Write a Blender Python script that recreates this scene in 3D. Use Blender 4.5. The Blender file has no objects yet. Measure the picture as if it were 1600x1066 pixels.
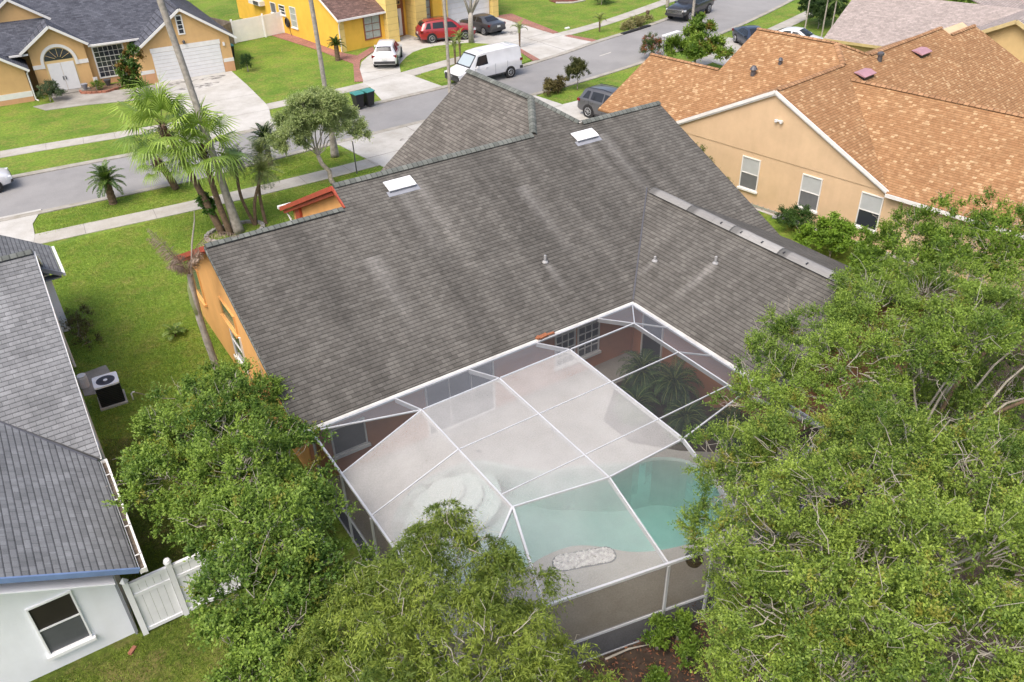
import bpy, bmesh, math, random
import numpy as np
from mathutils import Matrix, Vector
random.seed(7)
PI = math.pi
R = math.radians
SC = bpy.context.scene
COL = SC.collection
XF = {}          # world matrix of each root, so that geometry may be given in world metres


# ------------------------------------------------------------------ materials
def new_mat(name):
    m = bpy.data.materials.new(name)
    m.use_nodes = True
    nt = m.node_tree
    b = nt.nodes['Principled BSDF']
    return m, nt, b


def N(nt, kind, **kw):
    n = nt.nodes.new(kind)
    for k, v in kw.items():
        if k in n.inputs:
            n.inputs[k].default_value = v
        else:
            setattr(n, k, v)
    return n


def L(nt, a, b):
    nt.links.new(a, b)


def c4(c):
    return (c[0], c[1], c[2], 1.0)


def ramp(nt, fac, stops):
    r = nt.nodes.new('ShaderNodeValToRGB')
    e = r.color_ramp.elements
    while len(e) < len(stops):
        e.new(0.5)
    for i, (p, c) in enumerate(stops):
        e[i].position = p
        e[i].color = c4(c)
    L(nt, fac, r.inputs['Fac'])
    return r.outputs['Color']


def mix(nt, fac, a, b, mode='MIX'):
    n = nt.nodes.new('ShaderNodeMix')
    n.data_type = 'RGBA'
    n.blend_type = mode
    for s, v in ((n.inputs[0], fac), (n.inputs[6], a), (n.inputs[7], b)):
        if isinstance(v, (int, float)):
            s.default_value = v
        elif isinstance(v, tuple):
            s.default_value = c4(v)
        else:
            L(nt, v, s)
    return n.outputs[2]


def noise(nt, vec, scale, detail=3.0, rough=0.55, sc=None):
    if sc is not None:
        mp = N(nt, 'ShaderNodeMapping')
        mp.inputs['Scale'].default_value = sc
        L(nt, vec, mp.inputs['Vector'])
        vec = mp.outputs['Vector']
    n = N(nt, 'ShaderNodeTexNoise')
    n.inputs['Scale'].default_value = scale
    n.inputs['Detail'].default_value = detail
    n.inputs['Roughness'].default_value = rough
    L(nt, vec, n.inputs['Vector'])
    return n.outputs['Fac']


def pos(nt):
    return N(nt, 'ShaderNodeNewGeometry').outputs['Position']


def objc(nt):
    return N(nt, 'ShaderNodeTexCoord').outputs['Object']


def uvc(nt):
    return N(nt, 'ShaderNodeTexCoord').outputs['UV']


def bump(nt, b, h, strength=0.3, dist=0.02):
    n = N(nt, 'ShaderNodeBump')
    n.inputs['Strength'].default_value = strength
    n.inputs['Distance'].default_value = dist
    L(nt, h, n.inputs['Height'])
    L(nt, n.outputs['Normal'], b.inputs['Normal'])


def plain(name, col, rough=0.6, metal=0.0, var=0.12, scale=3.0, spec=0.5, coat=0.0):
    m, nt, b = new_mat(name)
    f = noise(nt, pos(nt), scale, 4.0)
    lo = tuple(x * (1 - var) for x in col)
    hi = tuple(min(1, x * (1 + var)) for x in col)
    L(nt, ramp(nt, f, [(0.3, lo), (0.7, hi)]), b.inputs['Base Color'])
    b.inputs['Roughness'].default_value = rough
    b.inputs['Metallic'].default_value = metal
    b.inputs['Specular IOR Level'].default_value = spec
    b.inputs['Coat Weight'].default_value = coat
    return m


def shingle(name, c1, c2, mortar, w=0.32, h=0.145, streak=None, stains=(), big=0.25, mort=0.014, rough=0.95, bias=0.0, line=0.5, stops=None):
    """asphalt shingle in metres of UV: u along the eave, v up the slope"""
    m, nt, b = new_mat(name)
    uv = uvc(nt)
    br = N(nt, 'ShaderNodeTexBrick')
    br.offset = 0.5
    br.inputs['Scale'].default_value = 1.0
    br.inputs['Brick Width'].default_value = w
    br.inputs['Row Height'].default_value = h
    br.inputs['Mortar Size'].default_value = mort * 0.35
    br.inputs['Mortar Smooth'].default_value = 0.35
    br.inputs['Bias'].default_value = bias
    br.inputs['Color1'].default_value = (0, 0, 0, 1)
    br.inputs['Color2'].default_value = (1, 1, 1, 1)
    br.inputs['Mortar'].default_value = (0.2, 0.2, 0.2, 1)
    L(nt, uv, br.inputs['Vector'])
    col = ramp(nt, br.outputs['Color'], stops or [(0.0, c2), (1.0, c1)])          # each tab its own shade
    col = mix(nt, br.outputs['Fac'], col, mortar)
    b2 = N(nt, 'ShaderNodeTexBrick')                                              # chips and short tabs inside the course
    b2.offset = 0.37
    b2.inputs['Scale'].default_value = 1.0
    b2.inputs['Brick Width'].default_value = w * 0.43
    b2.inputs['Row Height'].default_value = h
    b2.inputs['Mortar Size'].default_value = 0.0
    b2.inputs['Color1'].default_value = (0.90, 0.90, 0.90, 1)
    b2.inputs['Color2'].default_value = (1.10, 1.10, 1.10, 1)
    L(nt, uv, b2.inputs['Vector'])
    col = mix(nt, 1.0, col, b2.outputs['Color'], 'MULTIPLY')
    sep = N(nt, 'ShaderNodeSeparateXYZ')
    L(nt, uv, sep.inputs[0])
    wob = N(nt, 'ShaderNodeMath', operation='MULTIPLY_ADD')
    L(nt, noise(nt, uv, 5.0, 2.0), wob.inputs[0])
    wob.inputs[1].default_value = 0.006
    L(nt, sep.outputs[1], wob.inputs[2])
    dv = N(nt, 'ShaderNodeMath', operation='DIVIDE')
    L(nt, wob.outputs[0], dv.inputs[0])
    dv.inputs[1].default_value = h
    fr = N(nt, 'ShaderNodeMath', operation='FRACT')
    L(nt, dv.outputs[0], fr.inputs[0])
    course = ramp(nt, fr.outputs[0], [(0.0, (line,) * 3), (0.13, (line,) * 3), (0.22, (1.0,) * 3), (1.0, (1.05,) * 3)])  # shadow line along each course, painted into the colour
    col = mix(nt, 1.0, col, course, 'MULTIPLY')
    f = noise(nt, uv, 0.55, 4.0, 0.6)
    col = mix(nt, 1.0, col, ramp(nt, f, [(0.3, (1 - big,) * 3), (0.72, (1 + big * 0.7,) * 3)]), 'MULTIPLY')
    if streak:
        g = noise(nt, uv, 1.0, 4.0, 0.6, sc=(1.05, 0.06, 1))
        col = mix(nt, 1.0, col, ramp(nt, g, [(0.32, (1 - streak,) * 3), (0.55, (1, 1, 1)), (0.75, (1 + streak * 0.8,) * 3)]), 'MULTIPLY')
    g2 = noise(nt, uv, 30.0, 2.0)
    col = mix(nt, 1.0, col, ramp(nt, g2, [(0.25, (0.86,) * 3), (0.75, (1.13,) * 3)]), 'MULTIPLY')
    sx = N(nt, 'ShaderNodeSeparateXYZ')
    L(nt, uv, sx.inputs[0])
    for (u0, v0, wid, ln, amt) in stains:       # pale run-off marks below pipes and vents
        def mth(op, a, bb):
            n = N(nt, 'ShaderNodeMath', operation=op)
            for i, q in enumerate((a, bb)):
                if isinstance(q, (int, float)):
                    n.inputs[i].default_value = q
                else:
                    L(nt, q, n.inputs[i])
            return n.outputs[0]
        du = mth('DIVIDE', mth('ABSOLUTE', mth('SUBTRACT', sx.outputs[0], u0), 0), wid)
        du = mth('MAXIMUM', mth('SUBTRACT', 1.0, du), 0.0)
        dv = mth('DIVIDE', mth('SUBTRACT', v0, sx.outputs[1]), ln)
        on = mth('GREATER_THAN', dv, 0.0)
        dv = mth('MULTIPLY', mth('MAXIMUM', mth('SUBTRACT', 1.0, dv), 0.0), on)
        g3 = noise(nt, uv, 7.0, 3.0)
        k = mth('MULTIPLY', mth('MULTIPLY', du, dv), mth('MULTIPLY', g3, amt))
        col = mix(nt, k, col, (0.62, 0.6, 0.57))
    L(nt, col, b.inputs['Base Color'])
    b.inputs['Roughness'].default_value = rough
    b.inputs['Specular IOR Level'].default_value = 0.25
    bump(nt, b, course, 0.6, 0.012)
    return m


def stucco(name, col, var=0.08, sc=60.0):
    m, nt, b = new_mat(name)
    p = pos(nt)
    f = noise(nt, p, 0.9, 5.0, 0.65)
    c = ramp(nt, f, [(0.3, tuple(x * (1 - var) for x in col)), (0.7, tuple(min(1, x * (1 + var)) for x in col))])
    st = noise(nt, p, 1.0, 4.0, 0.6, sc=(2.5, 2.5, 0.25))
    c = mix(nt, 1.0, c, ramp(nt, st, [(0.3, (0.96, 0.955, 0.945)), (0.6, (1, 1, 1))]), 'MULTIPLY')
    L(nt, c, b.inputs['Base Color'])
    b.inputs['Roughness'].default_value = 0.9
    b.inputs['Specular IOR Level'].default_value = 0.2
    bump(nt, b, noise(nt, p, sc, 2.0), 0.25, 0.01)
    return m


def concrete(name, col, stain=(0.5, 0.48, 0.44), amt=0.5, sc=0.7):
    m, nt, b = new_mat(name)
    p = pos(nt)
    f = noise(nt, p, sc, 6.0, 0.68)
    c = ramp(nt, f, [(0.32, tuple(x * s for x, s in zip(col, stain))), (0.6, col)])
    c = mix(nt, amt, col, c)
    g = noise(nt, p, 22.0, 3.0)
    c = mix(nt, 1.0, c, ramp(nt, g, [(0.3, (0.88,) * 3), (0.7, (1.08,) * 3)]), 'MULTIPLY')
    L(nt, c, b.inputs['Base Color'])
    b.inputs['Roughness'].default_value = 0.9
    b.inputs['Specular IOR Level'].default_value = 0.2
    return m


def leafmat(name, trans=0.3, rough=0.55):
    m, nt, b = new_mat(name)
    at = N(nt, 'ShaderNodeAttribute', attribute_name='Col')
    L(nt, at.outputs['Color'], b.inputs['Base Color'])
    b.inputs['Roughness'].default_value = rough
    b.inputs['Specular IOR Level'].default_value = 0.35
    tr = N(nt, 'ShaderNodeBsdfTranslucent')
    L(nt, mix(nt, 1.0, at.outputs['Color'], (1.0, 1.05, 0.55), 'MULTIPLY'), tr.inputs['Color'])
    ms = N(nt, 'ShaderNodeMixShader')
    ms.inputs[0].default_value = trans
    L(nt, b.outputs[0], ms.inputs[1])
    L(nt, tr.outputs[0], ms.inputs[2])
    L(nt, ms.outputs[0], nt.nodes['Material Output'].inputs['Surface'])
    return m


def grassmat(name, a, bcol, dry):
    m, nt, b = new_mat(name)
    p = pos(nt)
    f = noise(nt, p, 0.28, 5.0, 0.62)
    c = ramp(nt, f, [(0.33, a), (0.62, bcol)])
    g = noise(nt, p, 0.9, 6.0, 0.75)
    c = mix(nt, ramp_f(nt, g, 0.47, 0.72), c, dry)
    h = noise(nt, p, 6.0, 5.0, 0.8)
    c = mix(nt, 1.0, c, ramp(nt, h, [(0.30, (0.42, 0.46, 0.4)), (0.70, (1.42, 1.36, 1.3))]), 'MULTIPLY')
    k = noise(nt, p, 45.0, 2.0, 0.7)
    c = mix(nt, 1.0, c, ramp(nt, k, [(0.3, (0.62,) * 3), (0.7, (1.3,) * 3)]), 'MULTIPLY')
    L(nt, c, b.inputs['Base Color'])
    b.inputs['Roughness'].default_value = 0.9
    b.inputs['Specular IOR Level'].default_value = 0.15
    bump(nt, b, h, 0.7, 0.06)
    return m


def ramp_f(nt, f, lo, hi):
    n = N(nt, 'ShaderNodeMapRange')
    n.inputs['From Min'].default_value = lo
    n.inputs['From Max'].default_value = hi
    L(nt, f, n.inputs['Value'])
    return n.outputs['Result']


def screenmat(name, col, fac, grain=0.12):
    """insect screen: woven mesh that lets part of the light through"""
    m, nt, b = new_mat(name)
    nt.nodes.remove(b)
    tr = N(nt, 'ShaderNodeBsdfTransparent')
    df = N(nt, 'ShaderNodeBsdfDiffuse')
    df.inputs['Color'].default_value = c4(col)
    p = pos(nt)
    f = noise(nt, p, 26.0, 3.0, 0.85)
    g = noise(nt, p, 1.1, 3.0)
    add = N(nt, 'ShaderNodeMath', operation='MULTIPLY_ADD')
    L(nt, f, add.inputs[0])
    add.inputs[1].default_value = grain * 2
    add.inputs[2].default_value = fac - grain * 1.0
    ad2 = N(nt, 'ShaderNodeMath', operation='MULTIPLY_ADD', use_clamp=True)
    L(nt, g, ad2.inputs[0])
    ad2.inputs[1].default_value = 0.24
    L(nt, add.outputs[0], ad2.inputs[2])
    ad2b = N(nt, 'ShaderNodeMath', operation='SUBTRACT', use_clamp=True)
    L(nt, ad2.outputs[0], ad2b.inputs[0])
    ad2b.inputs[1].default_value = 0.12
    ms = N(nt, 'ShaderNodeMixShader')
    L(nt, ad2b.outputs[0], ms.inputs[0])
    L(nt, tr.outputs[0], ms.inputs[1])
    L(nt, df.outputs[0], ms.inputs[2])
    L(nt, ms.outputs[0], nt.nodes['Material Output'].inputs['Surface'])
    return m


# ------------------------------------------------------------------ mesh builder
class MB:
    def __init__(s):
        s.v = []
        s.f = []
        s.uv = []

    def face(s, pts, uv=None):
        i = len(s.v)
        s.v += [tuple(p) for p in pts]
        s.f.append(tuple(range(i, i + len(pts))))
        s.uv.append(uv if uv else [(p[0], p[1]) for p in pts])
        return s

    def box(s, x0, x1, y0, y1, z0, z1):
        p = [(x, y, z) for z in (z0, z1) for y in (y0, y1) for x in (x0, x1)]
        for q in ((0, 2, 3, 1), (4, 5, 7, 6), (0, 1, 5, 4), (2, 6, 7, 3), (0, 4, 6, 2), (1, 3, 7, 5)):
            s.face([p[k] for k in q])
        return s

    def obox(s, c, size, rz=0.0, rx=0.0, ry=0.0):
        m = Matrix.Translation(c) @ Matrix.Rotation(rz, 4, 'Z') @ Matrix.Rotation(ry, 4, 'Y') @ Matrix.Rotation(rx, 4, 'X')
        h = [d / 2 for d in size]
        p = [m @ Vector((x * h[0], y * h[1], z * h[2])) for z in (-1, 1) for y in (-1, 1) for x in (-1, 1)]
        for q in ((0, 2, 3, 1), (4, 5, 7, 6), (0, 1, 5, 4), (2, 6, 7, 3), (0, 4, 6, 2), (1, 3, 7, 5)):
            s.face([p[k] for k in q])
        return s

    def beam(s, a, b, w, h, up=(0, 0, 1)):
        a = Vector(a)
        b = Vector(b)
        d = (b - a).normalized()
        sd = d.cross(Vector(up))
        if sd.length < 1e-4:
            sd = d.cross(Vector((1, 0, 0)))
        sd.normalize()
        u = sd.cross(d)
        q = [(-w / 2, -h / 2), (w / 2, -h / 2), (w / 2, h / 2), (-w / 2, h / 2)]
        A = [a + sd * i + u * j for i, j in q]
        B = [b + sd * i + u * j for i, j in q]
        for k in range(4):
            s.face([A[k], A[(k + 1) % 4], B[(k + 1) % 4], B[k]])
        s.face(A[::-1])
        s.face(B)
        return s

    def tube(s, pts, rad, n=8, cap=True):
        pts = [Vector(p) for p in pts]
        rings = []
        for i, p in enumerate(pts):
            d = (pts[min(i + 1, len(pts) - 1)] - pts[max(i - 1, 0)]).normalized()
            a = d.cross(Vector((0.31, 0.93, 0.19)))
            if a.length < 0.05:
                a = d.cross(Vector((1, 0, 0)))
            a.normalize()
            b = d.cross(a)
            r = rad[i] if isinstance(rad, (list, tuple)) else rad
            i0 = len(s.v)
            for k in range(n):
                t = 2 * PI * k / n
                s.v.append(tuple(p + a * (r * math.cos(t)) + b * (r * math.sin(t))))
            rings.append(i0)
        for i in range(len(rings) - 1):
            for k in range(n):
                s.f.append((rings[i] + k, rings[i] + (k + 1) % n, rings[i + 1] + (k + 1) % n, rings[i + 1] + k))
                s.uv.append([(k / n, i), ((k + 1) / n, i), ((k + 1) / n, i + 1), (k / n, i + 1)])
        if cap:
            for r0, rev in ((rings[0], True), (rings[-1], False)):
                q = list(range(r0, r0 + n))
                s.f.append(tuple(q[::-1] if rev else q))
                s.uv.append([(0, 0)] * n)
        return s

    def prism(s, poly, z0, z1):
        a = sum(poly[i][0] * poly[(i + 1) % len(poly)][1] - poly[(i + 1) % len(poly)][0] * poly[i][1] for i in range(len(poly)))
        if a < 0:
            poly = poly[::-1]
        s.face([(x, y, z1) for x, y in poly])
        s.face([(x, y, z0) for x, y in poly[::-1]])
        n = len(poly)
        for i in range(n):
            p, q = poly[i], poly[(i + 1) % n]
            s.face([(p[0], p[1], z0), (q[0], q[1], z0), (q[0], q[1], z1), (p[0], p[1], z1)])
        return s

    def extr(s, poly, off):
        """polygon of 3-D points extruded by an offset vector"""
        o = Vector(off)
        p = [Vector(q) for q in poly]
        nrm = Vector((0, 0, 0))
        for i in range(len(p)):
            nrm += p[i].cross(p[(i + 1) % len(p)])
        if nrm.dot(o) > 0:
            p = p[::-1]
        q = [x + o for x in p]
        s.face(p)
        s.face(q[::-1])
        for i in range(len(p)):
            j = (i + 1) % len(p)
            s.face([p[j], p[i], q[i], q[j]])
        return s

    def slab(s, xy, zf, ud, t=0.1):
        """roof slab: plan polygon lifted on the plane zf(x, y); ud = horizontal eave direction; UV in metres"""
        a = sum(xy[i][0] * xy[(i + 1) % len(xy)][1] - xy[(i + 1) % len(xy)][0] * xy[i][1] for i in range(len(xy)))
        if a < 0:
            xy = xy[::-1]
        p = [Vector((x, y, zf(x, y))) for x, y in xy]
        x, y = xy[0]
        n = Vector((zf(x, y) - zf(x + 1, y), zf(x, y) - zf(x, y + 1), 1)).normalized()
        u = Vector((ud[0], ud[1], 0)).normalized()
        v = n.cross(u)
        if v.z < 0:
            v = -v
        s.face(p, [(q.dot(u), q.dot(v)) for q in p])
        lo = [q - Vector((0, 0, t)) for q in p]
        s.face(lo[::-1], [(0, 0)] * len(p))
        for i in range(len(p)):
            j = (i + 1) % len(p)
            s.face([lo[i], lo[j], p[j], p[i]], [(0, 0), (0.05, 0), (0.05, 0.05), (0, 0.05)])
        return s

    def disc(s, c, r, n=20, axis='Z', sx=1.0, sy=1.0):
        pts = []
        for k in range(n):
            t = 2 * PI * k / n
            a, b = r * sx * math.cos(t), r * sy * math.sin(t)
            pts.append({'Z': (c[0] + a, c[1] + b, c[2]), 'Y': (c[0] + a, c[1], c[2] + b), 'X': (c[0], c[1] + a, c[2] + b)}[axis])
        s.face(pts)
        return s

    def cyl(s, a, b, r, n=16):
        return s.tube([a, b], [r, r], n)

    def lathe(s, prof, c=(0, 0, 0), n=16):
        rings = []
        for r, z in prof:
            i0 = len(s.v)
            for k in range(n):
                t = 2 * PI * k / n
                s.v.append((c[0] + r * math.cos(t), c[1] + r * math.sin(t), c[2] + z))
            rings.append(i0)
        for i in range(len(rings) - 1):
            for k in range(n):
                s.f.append((rings[i] + k, rings[i] + (k + 1) % n, rings[i + 1] + (k + 1) % n, rings[i + 1] + k))
                s.uv.append([(0, 0)] * 4)
        s.f.append(tuple(range(rings[-1], rings[-1] + n)))
        s.uv.append([(0, 0)] * n)
        s.f.append(tuple(range(rings[0], rings[0] + n))[::-1])
        s.uv.append([(0, 0)] * n)
        return s

    def build(s, name, mat, parent=None, world=True, smooth=False):
        me = bpy.data.meshes.new(name)
        v = s.v
        o = bpy.data.objects.new(name, me)
        if parent is not None:
            M = XF[parent.name]
            if world:
                Mi = M.inverted()
                v = [tuple(Mi @ Vector(p)) for p in v]
            XF[o.name] = M
            o.parent = parent
        else:
            a = np.array(v)
            c = (a.min(0) + a.max(0)) / 2
            base = Vector((float(c[0]), float(c[1]), float(a[:, 2].min())))
            v = [tuple(Vector(p) - base) for p in v]
            o.location = base
            XF[o.name] = Matrix.Translation(base)
        me.from_pydata(v, [], s.f)
        uvl = me.uv_layers.new(name='UVMap')
        flat = [c for fu in s.uv for q in fu for c in q]
        uvl.data.foreach_set('uv', flat)
        me.materials.append(mat)
        if smooth:
            me.shade_smooth()
        me.update()
        COL.objects.link(o)
        return o


def tag(o, label=None, cat=None, group=None, kind=None):
    if label:
        o['label'] = label
    if cat:
        o['category'] = cat
    if group:
        o['group'] = group
    if kind:
        o['kind'] = kind
    return o


def thing(name, label, cat, loc=(0, 0, 0), rz=0.0, group=None):
    o = bpy.data.objects.new(name, None)
    o.empty_display_size = 0.3
    o.location = loc
    o.rotation_euler = (0, 0, rz)
    COL.objects.link(o)
    XF[o.name] = Matrix.Translation(loc) @ Matrix.Rotation(rz, 4, 'Z')
    return tag(o, label, cat, group)


def copy_tree(src, loc=None, rz=None, label=None, parent=None):
    c = src.copy()
    COL.objects.link(c)
    if parent is not None:
        c.parent = parent
    else:
        c.location = loc
        c.rotation_euler = (0, 0, rz or 0.0)
        XF[c.name] = Matrix.Translation(loc) @ Matrix.Rotation(rz or 0.0, 4, 'Z')
    if label:
        c['label'] = label
    for ch in [o for o in bpy.data.objects if o.parent == src]:
        copy_tree(ch, parent=c)
    return c


def quad_mesh(name, P, colr, mat, parent=None):
    """P (n,4,3) world quads, colr (n,3)"""
    n = len(P)
    v = P.reshape(-1, 3).astype(np.float64)
    me = bpy.data.meshes.new(name)
    o = bpy.data.objects.new(name, me)
    if parent is not None:
        Mi = np.array(XF[parent.name].inverted())
        v = v @ Mi[:3, :3].T + Mi[:3, 3]
        XF[o.name] = XF[parent.name]
        o.parent = parent
    me.vertices.add(4 * n)
    me.vertices.foreach_set('co', v.ravel())
    me.loops.add(4 * n)
    me.loops.foreach_set('vertex_index', np.arange(4 * n, dtype=np.int32))
    me.polygons.add(n)
    me.polygons.foreach_set('loop_start', np.arange(0, 4 * n, 4, dtype=np.int32))
    me.polygons.foreach_set('loop_total', np.full(n, 4, dtype=np.int32))
    me.update(calc_edges=True)
    at = me.attributes.new('Col', 'FLOAT_COLOR', 'POINT')
    cc = np.ones((4 * n, 4))
    cc[:, :3] = np.repeat(colr, 4, axis=0)
    at.data.foreach_set('color', cc.ravel())
    me.materials.append(mat)
    COL.objects.link(o)
    return o


def nrm(a):
    return a / np.maximum(np.linalg.norm(a, axis=-1, keepdims=True), 1e-9)


def leaf_quads(p, d, n, ln, wd, rng):
    """folded leaf blades: diamond from base to tip"""
    d = nrm(d)
    sd = nrm(np.cross(d, n))
    ln = np.asarray(ln).reshape(-1, 1)
    wd = np.asarray(wd).reshape(-1, 1)
    nn = nrm(np.cross(sd, d))
    droop = nn * (-0.12 * ln)
    return np.stack([p, p + d * ln * 0.45 + sd * wd * 0.5 + nn * wd * 0.12, p + d * ln + droop, p + d * ln * 0.45 - sd * wd * 0.5 + nn * wd * 0.12], axis=1)
# ------------------------------------------------------------------ palette
M_grass = grassmat('lawn grass', (0.098, 0.185, 0.024), (0.185, 0.275, 0.040), (0.25, 0.235, 0.07))
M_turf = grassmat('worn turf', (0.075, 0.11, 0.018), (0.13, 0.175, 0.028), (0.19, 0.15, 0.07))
M_asph = concrete('asphalt', (0.275, 0.27, 0.264), (0.74, 0.74, 0.75), 0.8, 0.22)
M_conc = concrete('pale concrete', (0.48, 0.468, 0.437), (0.72, 0.7, 0.66), 0.9, 0.5)
M_walk = concrete('sidewalk concrete', (0.42, 0.40, 0.36), (0.66, 0.63, 0.57), 0.6, 0.9)
M_kerb = concrete('kerb concrete', (0.36, 0.34, 0.30), (0.6, 0.58, 0.5), 0.7, 1.5)
M_oldc = concrete('weathered concrete', (0.34, 0.325, 0.295), (0.5, 0.48, 0.45), 0.8, 0.5)
M_joint = plain('joint', (0.2, 0.19, 0.17), 0.95)
M_white = plain('white paint', (0.70, 0.70, 0.70), 0.5, var=0.04)
M_trim = plain('white trim', (0.72, 0.71, 0.685), 0.55, var=0.06)
M_vinyl = plain('white vinyl', (0.87, 0.87, 0.88), 0.4, var=0.04)
M_alu = plain('white aluminium', (0.47, 0.48, 0.50), 0.4, var=0.08, scale=1.5)
M_gutter = plain('gutter', (0.55, 0.54, 0.5), 0.5, var=0.2, scale=2.0)
M_red = plain('red brown fascia', (0.34, 0.062, 0.032), 0.6, var=0.15)
M_orange = stucco('orange stucco', (0.70, 0.385, 0.14))
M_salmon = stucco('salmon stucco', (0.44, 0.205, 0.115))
M_tan = stucco('tan stucco', (0.60, 0.435, 0.275))
M_peach = stucco('peach stucco', (0.62, 0.40, 0.185))
M_peach2 = stucco('peach base stucco', (0.60, 0.34, 0.19))
M_yel = stucco('yellow stucco', (0.78, 0.475, 0.075))
M_cream = stucco('cream quoin stucco', (0.74, 0.56, 0.2))
M_whitestu = stucco('white stucco', (0.84, 0.86, 0.90), 0.05, 30.0)
M_sand = stucco('sand stucco', (0.62, 0.45, 0.22))
M_blue = plain('blue fascia', (0.16, 0.24, 0.42), 0.6)
M_soff = plain('soffit grey', (0.24, 0.25, 0.28), 0.7)
M_dark = plain('dark void', (0.012, 0.012, 0.014), 0.7)
M_glass, _nt, _b = new_mat('window glass')
_b.inputs['Base Color'].default_value = (0.03, 0.035, 0.045, 1)
_b.inputs['Roughness'].default_value = 0.08
_b.inputs['Specular IOR Level'].default_value = 0.6
M_screen_pane = plain('window screen', (0.13, 0.135, 0.14), 0.7)
M_blind = plain('window blind', (0.42, 0.44, 0.44), 0.35, var=0.06)
M_curtain = plain('curtain', (0.34, 0.38, 0.34), 0.4, var=0.15, scale=6.0)
M_paver = shingle('red pavers', (0.36, 0.17, 0.13), (0.29, 0.15, 0.12), (0.2, 0.12, 0.1), 0.2, 0.1, None, (), 0.2, 0.006)
M_brickedge = plain('brick', (0.30, 0.12, 0.075), 0.85, var=0.3)
M_stain = plain('oil stain', (0.22, 0.21, 0.2), 0.8, var=0.3, scale=2.0)
M_metal = plain('galvanised', (0.5, 0.51, 0.52), 0.4, 0.6)
M_steel = plain('dark metal', (0.10, 0.10, 0.11), 0.45, 0.3)
M_black = plain('black plastic', (0.015, 0.015, 0.017), 0.5)
M_teal = plain('teal lid', (0.05, 0.22, 0.20), 0.5)
M_wood = plain('grey wood', (0.22, 0.19, 0.16), 0.9, var=0.3, scale=2.5)
M_bark = plain('grey bark', (0.28, 0.25, 0.21), 0.95, var=0.3, scale=9.0)
M_barkd = plain('brown bark', (0.14, 0.095, 0.06), 0.95, var=0.4, scale=9.0)
M_twig = plain('pale twig', (0.34, 0.31, 0.26), 0.9, var=0.2, scale=4.0)
M_palmbark = plain('palm bark', (0.30, 0.275, 0.24), 0.95, var=0.28, scale=6.0)
M_leaf = leafmat('leaves')
M_leafstiff = leafmat('palm leaves', 0.2, 0.45)
M_deadleaf = leafmat('dead fronds', 0.15, 0.9)

SG = ((0.129, 0.122, 0.109), (0.094, 0.088, 0.078), (0.045, 0.043, 0.039))
M_roofg = shingle('grey roof shingle', *SG, w=0.27, h=0.140, streak=0.22, big=0.16,
                  stains=[(14.55, 23.1, 0.22, 1.9, 1.6)] if False else [])
M_cap = shingle('ridge cap shingle', (0.155, 0.165, 0.15), (0.12, 0.13, 0.118), (0.05, 0.052, 0.048), w=2.0, h=0.2, big=0.2)
M_ventcap = shingle('pale ridge vent shingle', (0.31, 0.305, 0.29), (0.25, 0.245, 0.235), (0.16, 0.16, 0.155), w=2.0, h=0.25, big=0.2)
M_roofo = shingle('orange roof shingle', (0.56, 0.35, 0.19), (0.27, 0.132, 0.066), (0.14, 0.065, 0.03), w=0.17, h=0.132, big=0.09, mort=0.006, line=0.62, stops=[(0.0, (0.265, 0.138, 0.064)), (0.5, (0.30, 0.165, 0.078)), (0.84, (0.335, 0.192, 0.095)), (0.91, (0.40, 0.25, 0.128)), (1.0, (0.45, 0.30, 0.165))])
M_capo = shingle('orange ridge cap', (0.37, 0.215, 0.115), (0.30, 0.165, 0.085), (0.2, 0.09, 0.04), w=2.0, h=0.25, big=0.12)
M_roofb = shingle('blue grey roof shingle', (0.105, 0.112, 0.135), (0.058, 0.062, 0.078), (0.028, 0.03, 0.036), w=0.3, h=0.142, big=0.14)
M_roofw = shingle('cool grey roof shingle', (0.23, 0.235, 0.24), (0.172, 0.176, 0.181), (0.07, 0.072, 0.074), w=0.30, h=0.150, big=0.2, streak=0.12)
M_roofbr = shingle('brown roof shingle', (0.20, 0.125, 0.105), (0.11, 0.07, 0.06), (0.06, 0.04, 0.036), w=0.3, h=0.142, big=0.14)
M_roofp = shingle('pinkish roof shingle', (0.38, 0.325, 0.30), (0.29, 0.25, 0.23), (0.2, 0.17, 0.155), w=0.3, h=0.142, big=0.10)


def offset_line(pts, d):
    out = []
    for i in range(len(pts)):
        a = Vector(pts[max(i - 1, 0)])
        b = Vector(pts[min(i + 1, len(pts) - 1)])
        t = (b - a).normalized()
        out.append((pts[i][0] - t.y * d, pts[i][1] + t.x * d))
    return out


def smooth_line(pts, k=4):
    out = []
    n = len(pts)
    for i in range(n - 1):
        p0, p1, p2, p3 = (Vector(pts[max(i - 1, 0)]), Vector(pts[i]), Vector(pts[i + 1]), Vector(pts[min(i + 2, n - 1)]))
        for j in range(k):
            t = j / k
            q = 0.5 * ((2 * p1) + (p2 - p0) * t + (2 * p0 - 5 * p1 + 4 * p2 - p3) * t * t + (3 * p1 - p0 - 3 * p2 + p3) * t ** 3)
            out.append((q.x, q.y))
    out.append(tuple(pts[-1]))
    return out


def strip(name, line, w, z0, z1, m, kind='structure'):
    a = offset_line(line, w / 2)
    b = offset_line(line, -w / 2)
    mb = MB()
    for i in range(len(line) - 1):
        q = [a[i], b[i], b[i + 1], a[i + 1]]
        mb.face([(x, y, z1) for x, y in q])
        mb.face([(b[i][0], b[i][1], z0), (b[i + 1][0], b[i + 1][1], z0), (b[i + 1][0], b[i + 1][1], z1), (b[i][0], b[i][1], z1)])
        mb.face([(a[i + 1][0], a[i + 1][1], z0), (a[i][0], a[i][1], z0), (a[i][0], a[i][1], z1), (a[i + 1][0], a[i + 1][1], z1)])
    return tag(mb.build(name, m), kind=kind)


def sheet(name, poly, z, m, t=0.2):
    return tag(MB().prism(poly, z - t, z).build(name, m), kind='structure')


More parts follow.
